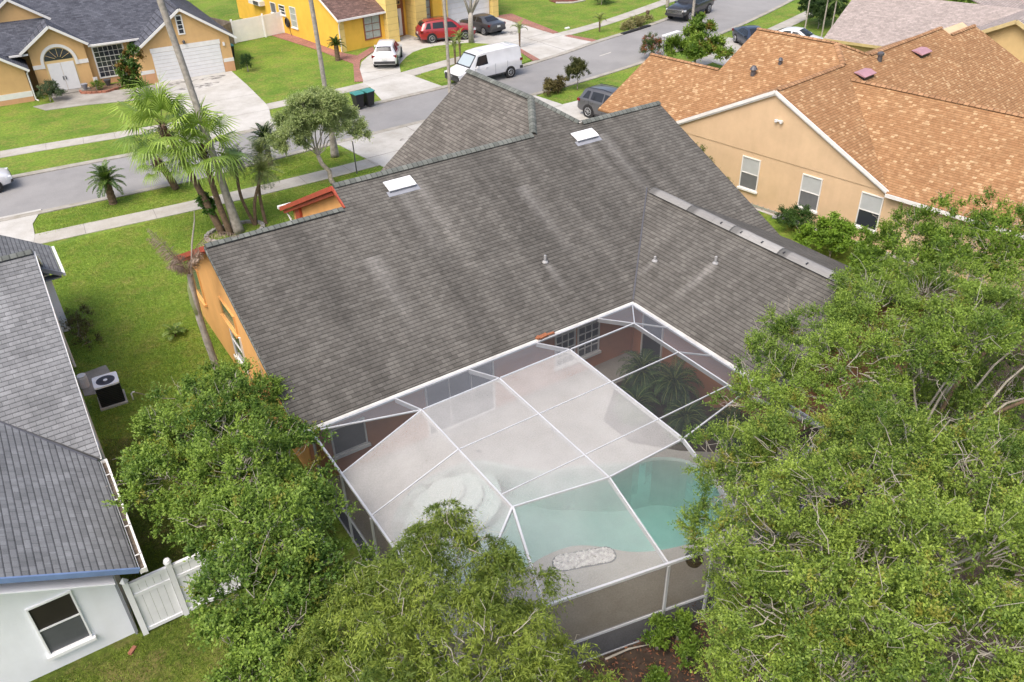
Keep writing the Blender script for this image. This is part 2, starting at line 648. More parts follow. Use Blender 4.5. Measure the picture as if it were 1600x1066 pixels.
# the ground, one lawn sheet to the horizon, the pool basin cut out of it
NEAR = smooth_line([(-40, 48.6), (-25, 47.6), (-14, 46.6), (0, 45.75), (8, 45.35), (14, 45.75), (20, 46.05), (26, 46.25), (32, 46.45), (37, 47.0), (42.5, 47.9), (48, 49.0), (53.4, 50.5), (60, 52.6), (68.4, 55.7), (80, 60.5), (120, 78)])
FAR = smooth_line([(-40, 54.6), (-25, 53.4), (-14, 52.3), (0, 51.55), (8, 51.05), (14, 50.85), (20, 50.95), (27, 51.35), (32, 51.9), (35, 52.4), (40, 53.5), (44, 54.65), (48.5, 55.65), (54, 57.1), (63.7, 60.5), (78, 66.5), (118, 84)])
NWALK = smooth_line([(-40, 45.2), (-25, 44.2), (-14, 43.0), (0, 42.2), (7, 41.65), (12, 41.45), (17.4, 41.5), (25, 41.9), (31, 42.4), (38, 43.3), (45, 44.7), (52, 46.5), (58, 48.4), (69, 52.0), (80, 56.4), (120, 73)])
FWALK = smooth_line([(-40, 58.6), (-25, 57.6), (-14, 57.0), (0, 56.3), (8, 55.4), (12.5, 55.15), (17, 55.25), (22, 55.5), (27, 56.1), (31, 57.0), (39, 58.2), (43.5, 58.8), (49.6, 60.0), (59, 63.0), (70, 66.9), (80, 71), (118, 88)])

POOL = smooth_line([(11.55, 14.72), (12.45, 14.2), (13.1, 13.85), (13.9, 13.55), (14.5, 12.9), (14.55, 12.0), (14.2, 11.25), (13.5, 10.55), (12.6, 10.4), (11.5, 10.7), (10.7, 11.15), (10.15, 11.75), (9.55, 12.2), (8.7, 12.35), (7.7, 12.3), (6.7, 12.6), (6.0, 13.4), (5.65, 14.4), (5.7, 15.4), (6.15, 16.1), (7.1, 16.75), (8.2, 16.85), (9.2, 16.65), (9.95, 15.85), (10.7, 15.05), (11.55, 14.72)], 4)[:-1]
DECK = [(4.72, 18.55), (4.72, 9.78), (10.72, 8.47), (16.98, 9.85), (16.98, 18.55)]


def sheet_hole(name, outer, hole, z, m, wall=0.0):
    bm = bmesh.new()
    edges = []
    for lp in (outer, hole):
        vs = [bm.verts.new((x, y, z)) for x, y in lp]
        for i in range(len(vs)):
            edges.append(bm.edges.new((vs[i], vs[(i + 1) % len(vs)])))
    bmesh.ops.triangle_fill(bm, edges=edges, use_beauty=True)
    for f in bm.faces:
        if f.normal.z < 0:
            f.normal_flip()
    me = bpy.data.meshes.new(name)
    bm.to_mesh(me)
    bm.free()
    me.materials.append(m)
    o = bpy.data.objects.new(name, me)
    COL.objects.link(o)
    XF[o.name] = Matrix.Identity(4)
    return o


tag(sheet_hole('ground', [(-260, -120), (420, -120), (420, 500), (-260, 500)], [(4.9, 18.3), (4.9, 10.0), (10.7, 8.75), (16.8, 10.1), (16.8, 18.3)], 0.0, M_grass), kind='structure')

road = NEAR + FAR[::-1]
mb = MB()
for i in range(len(NEAR) - 1):
    mb.face([(NEAR[i][0], NEAR[i][1], 0.006), (NEAR[i + 1][0], NEAR[i + 1][1], 0.006), (FAR[i + 1][0], FAR[i + 1][1], 0.006), (FAR[i][0], FAR[i][1], 0.006)])
tag(mb.build('road', M_asph), kind='structure')
strip('near_kerb', offset_line(NEAR, -0.18), 0.40, 0.0, 0.055, M_kerb)
strip('far_kerb', offset_line(FAR, 0.24), 0.50, 0.0, 0.055, M_kerb)


def in_gap(x, gaps):
    return any(a < x < b for a, b in gaps)


strip('near_sidewalk', NWALK, 1.3, 0.0, 0.03, M_walk)
strip('far_sidewalk', FWALK, 1.3, 0.0, 0.03, M_walk)
mb = MB()
for line in (NWALK, FWALK):
    acc = 0.0
    for i in range(len(line) - 1):
        a, b = Vector(line[i]), Vector(line[i + 1])
        d = (b - a)
        acc += d.length
        if acc > 1.55:
            acc = 0
            n = Vector((-d.y, d.x)).normalized() * 0.64
            t = d.normalized() * 0.012
            mb.face([(*(a + n - t), 0.034), (*(a - n - t), 0.034), (*(a - n + t), 0.034), (*(a + n + t), 0.034)])
tag(mb.build('sidewalk_joints', M_joint), kind='structure')

# driveways
sheet('main_driveway', [(17.0, 45.9), (17.4, 42.4), (17.7, 40.2), (18.6, 32), (26.5, 32), (26.5, 40), (27.0, 46.3)], 0.040, M_conc)
sheet('grey_house_left_driveway', [(-14, 46.9), (-14, 35.2), (-1.2, 35.2), (-0.2, 41.0), (0.15, 42.6), (0.25, 44.2), (0.9, 45.95)], 0.040, M_conc)
sheet('orange_house_driveway', [(28.4, 46.4), (31.8, 46.5), (32.15, 43.3), (36.5, 43.4), (36.2, 37.5), (29.8, 36.5), (29.2, 42)], 0.040, M_conc)
sheet('right_driveway', [(53.2, 50.6), (53.8, 48.2), (55.4, 44.5), (55.0, 38), (46.5, 38), (47.2, 44.9), (48.5, 45.0), (48.9, 49.3)], 0.040, M_conc)
sheet('peach_house_driveway', [(11.3, 66.0), (16.95, 65.6), (16.7, 61), (16.3, 56), (16.1, 54.7), (15.6, 53), (16.2, 50.75), (8.6, 50.9), (10.2, 54.5), (10.8, 57)], 0.044, M_conc)
sheet('peach_house_path', [(3.0, 65.5), (3.6, 64.0), (5.95, 63.6), (8.9, 62.6), (11.0, 62.2), (11.4, 65.6), (9.5, 65.7), (7.9, 66.1), (6.5, 66.3), (6.45, 68.1), (4.4, 68.1), (4.4, 65.6)], 0.040, M_oldc)
mb = MB()
for a, b in (((24.6, 58.6), (27.9, 58.2)), ((25.6, 60.8), (28.9, 59.9)), ((27.0, 62.6), (30.0, 61.2)), ((24.0, 56.5), (27.4, 57.0)), ((33.0, 62.4), (33.6, 67.2)), ((37.6, 59.0), (43.3, 60.2)), ((38.0, 57.3), (43.4, 58.6)), ((40.6, 53.9), (40.2, 67.9)), ((28.4, 43.0), (32.1, 43.2)), ((17.5, 42.2), (26.8, 42.5)), ((21.8, 46.0), (21.9, 36.0))):
    mb.beam((*a, 0.036), (*b, 0.036), 0.03, 0.02)
for y in (58.7, 62.2):
    mb.face([(11.0, y, 0.048), (16.5, y - 0.15, 0.048), (16.5, y - 0.12, 0.048), (11.0, y + 0.03, 0.048)])
mb.face([(10.3, 54.6, 0.048), (16.1, 54.5, 0.048), (16.1, 54.53, 0.048), (10.3, 54.63, 0.048)])
tag(mb.build('driveway_joints', M_joint), kind='structure')
sheet('loop_driveway', [(23.69, 56.14), (24.98, 59.61), (26.04, 61.55), (27.18, 62.82), (28.77, 64.36), (29.3, 65.9), (31.4, 66.5), (33.4, 67.6), (38.0, 68.6), (42.83, 68.3), (43.45, 59.3), (43.6, 58.2), (44.2, 54.75), (37.3, 53.1), (38.1, 57.1), (37.6, 57.6), (32.7, 58.0), (27.6, 56.9), (27.5, 55.4), (27.9, 51.6), (22.9, 51.3), (23.7, 55.0)], 0.040, M_conc)
sheet('island_lawn', [(27.14, 56.95), (28.05, 58.98), (29.53, 60.67), (30.58, 61.58), (31.82, 62.14), (33.02, 62.23), (35.64, 61.45), (37.26, 59.5), (37.6, 58.6), (36.6, 58.55), (32.74, 58.1), (30.72, 57.75)], 0.062, M_grass, 0.05)
sheet('verge_lawn', [(28.2, 55.7), (28.0, 51.9), (32.2, 52.5), (36.7, 53.5), (37.6, 56.9), (36.5, 57.0), (32.6, 56.45)], 0.062, M_grass, 0.05)
sheet('island_walk_strip', [(27.5, 55.55), (31.0, 56.35), (37.9, 57.35), (37.9, 58.65), (31.0, 57.65), (27.3, 56.85)], 0.052, M_walk, 0.05)
mb = MB().prism([(23.48, 74.95), (24.82, 67.06), (25.10, 63.76), (25.36, 61.62), (23.35, 56.95), (23.90, 56.59), (25.13, 59.94), (26.20, 62.14), (28.43, 64.12), (28.9, 65.6), (26.6, 63.6), (25.99, 65.4), (24.87, 75.02)], -0.1, 0.046)
mb.prism([(42.9, 68.6), (44.7, 68.4), (43.75, 59.6), (43.05, 59.4)], -0.1, 0.046)
mb.prism([(43.3, 58.2), (43.95, 58.3), (44.75, 54.95), (44.0, 54.75)], -0.1, 0.046)
mb.prism([(38.05, 57.0), (37.6, 57.0), (36.75, 53.3), (37.35, 53.3)], -0.1, 0.07)
tag(mb.build('paver_border', M_paver), kind='structure')
sheet('orange_house_side_path', [(29.55, 26.4), (30.45, 26.4), (31.9, 16.6), (30.95, 16.6)], 0.024, M_conc)
sheet('mulch_and_shade_ground', [(3.0, 10.1), (4.6, 9.75), (6.59, 9.33), (9.58, 8.69), (10.71, 8.44), (17.2, 9.86), (17.5, 11.7), (24.5, 11.7), (29.5, 15.8), (32, 9), (26, -2), (14, -3), (3, 2), (1.8, 8)], 0.15, plain('mulch soil darkened as shade', (0.050, 0.034, 0.023), 0.95, var=0.5, scale=4.0), 0.14)  # mulch by the cage; its dark colour also stands in for shade below the trees
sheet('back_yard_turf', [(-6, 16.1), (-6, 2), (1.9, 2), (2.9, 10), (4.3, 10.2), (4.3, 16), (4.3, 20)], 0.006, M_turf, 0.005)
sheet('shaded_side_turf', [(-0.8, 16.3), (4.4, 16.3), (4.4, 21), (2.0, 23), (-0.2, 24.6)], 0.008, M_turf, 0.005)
sheet('paint_patch', [(41.6, 51.25), (43.0, 51.55), (43.2, 51.75), (41.8, 51.45)], 0.011, plain('faded road paint', (0.42, 0.40, 0.36), 0.9), 0.004)
mb = MB()
for cx, cy, rx, ry in ((13.7, 63.0, 1.5, 0.6), (12.9, 64.9, 1.3, 0.5), (15.2, 64.6, 1.0, 0.5), (34.0, 65.2, 1.6, 0.8), (21.5, 43.5, 1.1, .6), (40.2, 62.0, 1.3, .6), (30.4, 59.6, 0.9, 0.5), (29.0, 58.4, 0.7, 0.5)):
    pts = [(cx + rx * math.cos(t) * (1 + 0.2 * math.sin(3 * t)), cy + ry * math.sin(t), 0.049) for t in [2 * PI * k / 18 for k in range(18)]]
    mb.face(pts)
mstain, _nt, _b = new_mat('driveway oil stain')
_f = noise(_nt, pos(_nt), 2.2, 4.0)
_tr = N(_nt, 'ShaderNodeBsdfTransparent')
_b.inputs['Base Color'].default_value = (0.2, 0.19, 0.18, 1)
_b.inputs['Roughness'].default_value = 0.8
_ms = N(_nt, 'ShaderNodeMixShader')
L(_nt, ramp_f(_nt, _f, 0.42, 0.75), _ms.inputs[0])
L(_nt, _tr.outputs[0], _ms.inputs[1])
L(_nt, _b.outputs[0], _ms.inputs[2])
L(_nt, _ms.outputs[0], _nt.nodes['Material Output'].inputs['Surface'])
tag(mb.build('driveway_stains', mstain), kind='structure')

# ------------------------------------------------------------------ window helper
def window(parent, o, u, w, h, n, mats, muntins=(1, 2), frame=0.05, sill=True, name='window', sub=True, fmat=None, depth=0.05, recess=0.0, rows=None):
    """flat window on a wall: o lower-left corner, u unit right along the wall, n outward normal.
    mats: pane materials from the bottom row up"""
    o, u, n = Vector(o), Vector(u), Vector(n)
    z = Vector((0, 0, 1))
    fmat = fmat or M_trim

    def bar(mb, x0, x1, z0, z1, d0, d1):
        p = []
        for zz in (z0, z1):
            for dd in (d0, d1):
                for xx in (x0, x1):
                    p.append(o + u * xx + z * zz + n * dd)
        for q in ((0, 2, 3, 1), (4, 5, 7, 6), (0, 1, 5, 4), (2, 6, 7, 3), (0, 4, 6, 2), (1, 3, 7, 5)):
            mb.face([p[k] for k in q])
    mb = MB()
    bar(mb, -frame, 0, -frame, h + frame, -0.02, depth)
    bar(mb, w, w + frame, -frame, h + frame, -0.02, depth)
    bar(mb, 0, w, h, h + frame, -0.02, depth)
    bar(mb, 0, w, -frame, 0, -0.02, depth)
    cols, rws = muntins
    for i in range(1, cols):
        bar(mb, w * i / cols - 0.014, w * i / cols + 0.014, 0, h, 0.012, depth * 0.7)
    ys = rows if rows else [i / rws for i in range(1, rws)]
    for t in ys:
        bar(mb, 0, w, h * t - 0.02, h * t + 0.02, 0.013, depth * 0.75)
    wd = parent.rotation_euler.z == 0.0      # turned houses keep their own frame
    f = mb.build(name, fmat, parent, wd)
    k = len(mats)
    cuts = [0] + [h * i / k for i in range(1, k)] + [h]
    for i, m in enumerate(mats):
        g = MB()
        bar(g, 0, w, cuts[i], cuts[i + 1], -0.02, 0.01 + 0.002 * i)
        g.build('pane', m, f, wd)
    if sill:
        g = MB()
        bar(g, -frame - 0.06, w + frame + 0.06, -frame - 0.09, -frame, 0, 0.11)
        g.build('sill', fmat, f, wd)
    return f


def cap_line(mb, a, b, w=0.14, h=0.035, seg=0.2):
    """ridge cap: shallow rounded strip in overlapping pieces"""
    a, b = Vector(a), Vector(b)
    d = (b - a)
    ln = d.length
    d.normalize()
    sd = d.cross(Vector((0, 0, 1))).normalized()
    up = sd.cross(d)
    prof = [(-w, -h * 1.0), (-w * 0.55, h * 0.35), (0, h), (w * 0.55, h * 0.35), (w, -h * 1.0)]
    k = max(1, int(ln / seg))
    for i in range(k):
        p, q = a + d * (ln * i / k), a + d * (ln * (i + 1) / k)
        r0, r1 = 1.0, 1.02
        for j in range(4):
            s0, s1 = prof[j], prof[j + 1]
            mb.face([p + sd * s0[0] * r0 + up * s0[1], p + sd * s1[0] * r0 + up * s1[1], q + sd * s1[0] * r1 + up * (s1[1] + 0.004), q + sd * s0[0] * r1 + up * (s0[1] + 0.004)],
                    [(0.1, i * 0.2), (0.3, i * 0.2), (0.3, i * 0.2 + 0.19), (0.1, i * 0.2 + 0.19)])
    return mb
# ------------------------------------------------------------------ the main house
H = thing('main_house', 'grey shingled house with orange walls behind the screened pool, filling the middle', 'house', (14.2, 25.0, 0))
zP = lambda x, y: 2.6 + 0.46 * (y - 18.0)
zW = lambda x, y: 2.6 + 0.46 * (x - 16.44)
zWr = lambda x, y: 2.6 + 0.46 * (24.3 - x)
zLf = lambda x, y: 5.61 - 0.48 * (y - 24.55)
zTf = lambda x, y: 6.07 - 0.48 * (y - 25.55)
zFl = lambda x, y: 6.88 - 0.75 * (18.7 - x)
zFr = lambda x, y: 6.88 - 0.75 * (x - 18.7)


def uv_on(n_zf, ud, x, y):
    z = n_zf(x, y)
    n = Vector((n_zf(x, y) - n_zf(x + 1, y), n_zf(x, y) - n_zf(x, y + 1), 1)).normalized()
    u = Vector((ud[0], ud[1], 0)).normalized()
    v = n.cross(u)
    v = -v if v.z < 0 else v
    p = Vector((x, y, z))
    return p.dot(u), p.dot(v)


def st(zf, ud, x, y, wid, ln, amt):
    a, b = uv_on(zf, ud, x, y)
    return (a, b, wid, ln, amt)


M_roofP = shingle('grey roof shingle rear', *SG, w=0.27, h=0.140, streak=0.30, big=0.10, stains=[
    st(zP, (1, 0), 14.45, 20.3, 0.20, 1.5, .3), st(zP, (1, 0), 11.3, 24.8, 0.42, 4.2, 0.2), st(zP, (1, 0), 12.0, 24.8, 0.3, 3.4, 0.2), st(zP, (1, 0), 19.5, 24.8, 0.35, 3.2, 0.2), st(zP, (1, 0), 20.3, 24.8, 0.42, 5.2, 0.26), st(zP, (1, 0), 9.0, 22.5, 0.5, 3.5, 0.25), st(zP, (1, 0), 15.6, 23.5, 0.4, 4.0, 0.25)])
M_roofW = shingle('grey roof shingle wing', tuple(c * 1.06 for c in SG[0]), tuple(c * 1.06 for c in SG[1]), SG[2], w=0.27, h=0.140, streak=0.24, big=0.09, stains=[
    st(zW, (0, 1), 18.9, 16.8, 0.25, 2.0, .34), st(zW, (0, 1), 18.0, 18.7, 0.2, 1.1, .28)])
mb = MB()
mb.slab([(4.4, 18), (16.44, 18), (20.37, 21.93), (24.05, 18.25), (24.05, 25.55), (19.83, 25.55), (18.7, 27.33), (17.57, 25.55), (9.17, 25.55), (9.17, 24.55), (4.4, 24.55)], zP, (1, 0))
mb.slab([(4.4, 24.55), (9.17, 24.55), (9.17, 30.9), (4.4, 30.9)], zLf, (1, 0))
mb.slab([(9.17, 25.55), (17.57, 25.55), (13.44, 32.0), (9.17, 32.0)], zTf, (1, 0))
mb.slab([(19.83, 25.55), (24.05, 25.55), (24.05, 32.0)], zTf, (1, 0))
roof = mb.build('roof', M_roofP, H)
mb = MB()
mb.slab([(16.44, 18), (20.37, 21.93), (20.37, 11.6), (16.44, 11.6)], zW, (0, 1))
mb.slab([(24.3, 18), (20.37, 21.93), (20.37, 11.6), (24.3, 11.6)], zWr, (0, 1))
mb.build('wing_roof', M_roofW, H)
M_roofF = shingle('grey roof shingle front', (0.165, 0.152, 0.135), (0.105, 0.096, 0.085), SG[2], w=0.30, h=0.142, streak=0.1, big=0.2)
mb = MB()
mb.slab([(18.7, 27.33), (17.57, 25.55), (13.44, 32.0), (13.1, 32.3), (18.7, 32.3)], zFl, (0, 1))
mb.slab([(18.7, 27.33), (19.83, 25.55), (23.96, 32.0), (24.3, 32.3), (18.7, 32.3)], zFr, (0, 1))
mb.build('front_wing_roof', M_roofF, H)
# ridge caps
for a, b, cw, ch in (((4.4, 24.55, 5.64), (9.05, 24.55, 5.64), 0.15, 0.03), ((9.17, 25.55, 6.10), (17.5, 25.55, 6.10), 0.17, 0.05), ((17.57, 25.55, 6.12), (18.7, 27.33, 6.92), 0.15, 0.06),
                     ((19.83, 25.55, 6.12), (18.7, 27.33, 6.92), 0.13, 0.05), ((18.7, 27.33, 6.92), (18.7, 32.3, 6.92), 0.17, 0.05), ((19.9, 25.55, 6.10), (24.05, 25.55, 6.10), 0.17, 0.05)):
    cap_line(MB(), a, b, cw, ch).build('ridge_cap', M_cap, roof)
mb = MB()
cap_line(mb, (20.37, 21.6, 4.45), (20.37, 11.6, 4.45), 0.25, 0.06, 1.6)
rv = mb.build('ridge_vent', M_ventcap, roof)
for i in range(9):
    y = 17.9 - i * 0.93
    MB().obox((20.24, y, 4.475), (0.10, 0.05, 0.03), ry=-0.2).build('vent_slot', M_black, rv)
mb = MB()
mb.beam((16.46, 18.02, 2.615), (20.33, 21.89, 4.405), 0.05, 0.03)
mb.build('valley_flashing', M_steel, roof)
# low profile roof vents
for (x0, x1, lab) in ((10.86, 11.92, 'long white ridge-side roof vent on the left half of the grey roof'), (19.05, 20.1, 'long white ridge-side roof vent on the right half of the grey roof')):
    y0, y1 = 24.62, 25.10
    r = roof
    v = MB()
    a = [(x0, y0, zP(0, y0) + 0.20), (x1, y0, zP(0, y0) + 0.20), (x1, y0 + 0.18, zP(0, y0) + 0.27), (x0, y0 + 0.18, zP(0, y0) + 0.27)]
    prof = [(y0, zP(0, y0) + 0.10), (y0, zP(0, y0) + 0.12), (y0 + 0.12, zP(0, y0) + 0.18), (y0 + 0.3, zP(0, y0) + 0.23), (y1, zP(0, y1) + 0.07), (y1, zP(0, y1) + 0.03)]
    v.extr([(x0, p, q) for p, q in prof], (x1 - x0, 0, 0))
    vo = v.build('roof_vent', M_white, roof)
    MB().box(x0 + 0.03, x1 - 0.03, y0 + 0.04, y0 + 0.35, zP(0, y0) - 0.02, zP(0, y0) + 0.095).build('louvre', M_soff, roof)
    g = MB()
    for i in range(3):
        zz = zP(0, y0) + 0.015 + i * 0.03
        g.box(x0 + 0.02, x1 - 0.02, y0 + 0.02, y0 + 0.05, zz, zz + 0.018)
    g.slab([(x0 - 0.08, y0 - 0.12), (x1 + 0.08, y0 - 0.12), (x1 + 0.08, y0 + 0.1), (x0 - 0.08, y0 + 0.1)], lambda x, y: zP(x, y) + 0.012, (1, 0), 0.01)
    g.build('flashing', M_soff, roof)
for (x, y, zf, h) in ((14.44, 20.36, zP, 0.26), (18.0, 18.72, zW, 0.18), (18.95, 16.8, zW, 0.26)):
    z = zf(x, y)
    MB().lathe([(0.045, -0.05), (0.045, h), (0.035, h + 0.01)], (x, y, z), 10).lathe([(0.11, 0.0), (0.10, 0.03), (0.05, 0.07)], (x, y, z), 10).build('vent_pipe', plain('dull pipe', (0.30, 0.30, 0.30), 0.6), roof)
# walls
wl = MB()
def block_x(x0, x1, prof):
    wl.extr([(x0, y, z) for y, z in prof], (x1 - x0, 0, 0))
block_x(4.72, 9.42, [(18.55, 0), (18.55, zP(0, 18.55) - 0.14), (24.55, 5.46), (30.4, zLf(0, 30.4) - 0.14), (30.4, 0)])
block_x(9.42, 23.7, [(18.55, 0), (18.55, zP(0, 18.55) - 0.15), (25.55, 5.9), (31.4, zTf(0, 31.4) - 0.15), (31.4, 0)])
walls = wl.build('wall', M_orange, H)
g = MB()
g.box(4.74, 16.98, 18.5, 18.545, 0.0, zP(0, 18.5) - 0.16)
g.build('patio_wall', M_salmon, H)
g = MB()
g.extr([(17.0, 11.9, 0), (23.7, 11.9, 0), (23.7, 11.9, 2.7), (20.37, 11.9, 4.2), (17.0, 11.9, 2.7)], (0, 6.6, 0))
g.build('wing_wall', M_salmon, H)
g = MB()
g.extr([(13.5, 32.1, 0), (23.9, 32.1, 0), (23.9, 32.1, 2.6), (18.7, 32.1, 6.6), (13.5, 32.1, 2.6)], (0, -3.5, 0))
g.build('front_wing_wall', M_orange, H)
# red fascias on the left gables
for a, b, fw, fh in (((9.10, 25.55, 5.98), (9.10, 32.0, zTf(0, 32.0) - 0.09), 0.10, 0.17), ((9.22, 25.62, 5.76), (9.22, 31.9, zTf(0, 31.9) - 0.27), 0.12, 0.12), ((4.35, 24.55, 5.53), (4.35, 30.9, zLf(0, 30.9) - 0.08), 0.08, 0.17),
                     ((4.45, 24.7, 5.36), (4.45, 30.8, zLf(0, 30.8) - 0.24), 0.12, 0.12), ((9.14, 24.6, 5.58), (9.14, 25.55, 6.02), 0.05, 0.12)):
    MB().beam(a, b, fw, fh).build('fascia', M_red, H)
MB().beam((4.38, 24.55, 5.55), (4.38, 18.0, 2.52), 0.03, 0.11).build('rake_edge', M_cap, H)
MB().box(9.30, 9.41, 30.2, 30.75, 0, 3.5).build('corner_board', M_red, H)
g = MB()
g.beam((9.0, 32.05, 2.95), (13.4, 32.05, 2.95), 0.13, 0.12)
g.tube([(9.25, 31.95, 2.9), (9.32, 31.6, 2.55), (9.36, 31.45, 2.2), (9.36, 31.45, 0.1)], 0.045, 6)
g.build('front_gutter', M_trim, H)
g = MB()
g.box(4.45, 16.42, 17.88, 17.99, 2.49, 2.575)
g.build('gutter', M_gutter, H)
MB().box(16.33, 16.44, 11.6, 17.87, 2.49, 2.575).build('gutter', M_gutter, H)
# windows in the left gable wall (x = 4.72)
un = (0, -1, 0)
M_green = plain('green glass with grass reflection', (0.10, 0.15, 0.10), 0.25, var=0.2)  # greenish glass, with the reflection of the grass put into its colour
window(H, (4.715, 30.05, 1.35), (0, -1, 0), 1.15, 1.35, (-1, 0, 0), [M_green], (1, 1), fmat=M_orange)
window(H, (4.715, 25.95, 2.35), (0, -1, 0), 1.55, 0.62, (-1, 0, 0), [M_green], (1, 1), fmat=M_orange)
window(H, (4.715, 25.4, 0.95), (0, -1, 0), 1.15, 1.25, (-1, 0, 0), [M_glass, M_glass], (1, 2))
# windows and doors on the patio
window(H, (5.45, 18.495, 0.88), (1, 0, 0), 1.0, 0.9, (0, -1, 0), [M_screen_pane], (1, 1))
window(H, (13.55, 18.495, 0.75), (1, 0, 0), 0.75, 1.5, (0, -1, 0), [M_glass], (3, 5))
window(H, (14.5, 18.495, 0.75), (1, 0, 0), 0.85, 1.5, (0, -1, 0), [M_glass], (3, 5))
window(H, (8.6, 18.495, 0.1), (1, 0, 0), 2.4, 2.05, (0, -1, 0), [M_glass], (3, 1), sill=False, name='sliding_door')
window(H, (16.99, 17.95, 0.08), (0, -1, 0), 0.95, 2.05, (-1, 0, 0), [M_glass], (1, 1), sill=False, name='patio_door')
# leaf litter on the gutter
tag(MB().obox((12.62, 17.93, 2.64), (0.34, 0.16, 0.06), 0.1).obox((12.9, 17.92, 2.63), (0.3, 0.09, 0.04), -0.1).obox((12.45, 17.96, 2.64), (0.16, 0.12, 0.05), 0.5).build('leaf_litter', plain('dead leaves', (0.27, 0.10, 0.045), 0.95, var=0.5, scale=25)), 'clump of red brown dead leaves lying on the long gutter above the pool screen', 'leaves')

# ------------------------------------------------------------------ pool, deck and screen cage
tag(sheet_hole('pool_deck', DECK, POOL, 0.05, M_deck := concrete('pool deck', (0.335, 0.325, 0.297), (0.75, 0.72, 0.68), 0.6, 0.8)), kind='structure')
g = MB()
for i in range(len(DECK)):
    a, b = DECK[i], DECK[(i + 1) % len(DECK)]
    g.face([(a[0], a[1], 0.05), (b[0], b[1], 0.05), (b[0], b[1], -0.25), (a[0], a[1], -0.25)])
tag(g.build('deck_edge', M_conc), kind='structure')


def inset(poly, d):
    c = Vector((sum(p[0] for p in poly) / len(poly), sum(p[1] for p in poly) / len(poly)))
    out = []
    n = len(poly)
    for i in range(n):
        a, b = Vector(poly[i - 1]), Vector(poly[(i + 1) % n])
        t = (b - a).normalized()
        out.append((poly[i][0] - t.y * -d * 1.0, poly[i][1] + t.x * -d * 1.0))
    return out


def pool_floor(x, y):
    t = min(1, max(0, (x - 7.6) / 5.2))
    return -0.75 - 1.25 * t * t * (3 - 2 * t)


_area = sum(POOL[i][0] * POOL[(i + 1) % len(POOL)][1] - POOL[(i + 1) % len(POOL)][0] * POOL[i][1] for i in range(len(POOL)))
sgn = 1.0 if _area > 0 else -1.0
M_plaster, _nt, _b = new_mat('pool plaster')
_p = pos(_nt)
_c = ramp(_nt, noise(_nt, _p, 1.4, 4.0), [(0.3, (0.49, 0.57, 0.54)), (0.7, (0.58, 0.65, 0.615))])
L(_nt, _c, _b.inputs['Base Color'])
_b.inputs['Roughness'].default_value = 0.7
bm = bmesh.new()
vs = [bm.verts.new((x, y, -0.4)) for x, y in POOL]
bmesh.ops.triangle_fill(bm, edges=[bm.edges.new((vs[i], vs[(i + 1) % len(vs)])) for i in range(len(vs))], use_beauty=True)
bmesh.ops.subdivide_edges(bm, edges=bm.edges[:], cuts=3, use_grid_fill=True)
for v in bm.verts:
    v.co.z = pool_floor(v.co.x, v.co.y)
for f in bm.faces:
    f.normal_update()
    if f.normal.z < 0:
        f.normal_flip()
for i in range(len(POOL)):
    a, b = POOL[i], POOL[(i + 1) % len(POOL)]
    q = [bm.verts.new(p) for p in ((a[0], a[1], 0.05), (b[0], b[1], 0.05), (b[0], b[1], pool_floor(*b)), (a[0], a[1], pool_floor(*a)))]
    bm.faces.new(q if sgn < 0 else q[::-1])
# curved entry steps at the shallow end
me = bpy.data.meshes.new('pool_basin')
bm.to_mesh(me)
bm.free()
me.materials.append(M_plaster)
basin = bpy.data.objects.new('swimming_pool', me)
COL.objects.link(basin)
XF[basin.name] = Matrix.Identity(4)
tag(basin, 'freeform swimming pool of pale plaster with curved steps, sunk in the tan deck', 'pool')
for k, (r, z) in enumerate(((0.55, -0.24), (1.1, -0.38), (1.65, -0.52))):
    g = MB()
    g.lathe([(r, -0.95), (r, z - 0.03), (r - 0.03, z)], (7.95, 16.35, 0), 40)
    g.build('step', M_plaster, basin)
M_water, _nt, _b = new_mat('pool water')
_nt.nodes.remove(_b)
_tr = N(_nt, 'ShaderNodeBsdfTransparent')
_gl = N(_nt, 'ShaderNodeBsdfGlossy')
_gl.inputs['Roughness'].default_value = 0.04
_lw = N(_nt, 'ShaderNodeFresnel', IOR=1.33)
_bp = N(_nt, 'ShaderNodeBump')
_bp.inputs['Strength'].default_value = 0.15
_bp.inputs['Distance'].default_value = 0.02
L(_nt, noise(_nt, pos(_nt), 2.5, 3.0), _bp.inputs['Height'])
L(_nt, _bp.outputs[0], _gl.inputs['Normal'])
L(_nt, _bp.outputs[0], _lw.inputs['Normal'])
_ms = N(_nt, 'ShaderNodeMixShader')
L(_nt, _lw.outputs[0], _ms.inputs[0])
L(_nt, _tr.outputs[0], _ms.inputs[1])
L(_nt, _gl.outputs[0], _ms.inputs[2])
_va = N(_nt, 'ShaderNodeVolumeAbsorption')
_va.inputs['Color'].default_value = (0.22, 0.80, 0.74, 1)
_va.inputs['Density'].default_value = 0.26
L(_nt, _ms.outputs[0], _nt.nodes['Material Output'].inputs['Surface'])
L(_nt, _va.outputs[0], _nt.nodes['Material Output'].inputs['Volume'])
wpoly = inset(POOL, -0.01 * sgn)
tag(MB().prism(wpoly, -2.3, -0.06).build('water', M_water), kind='structure')

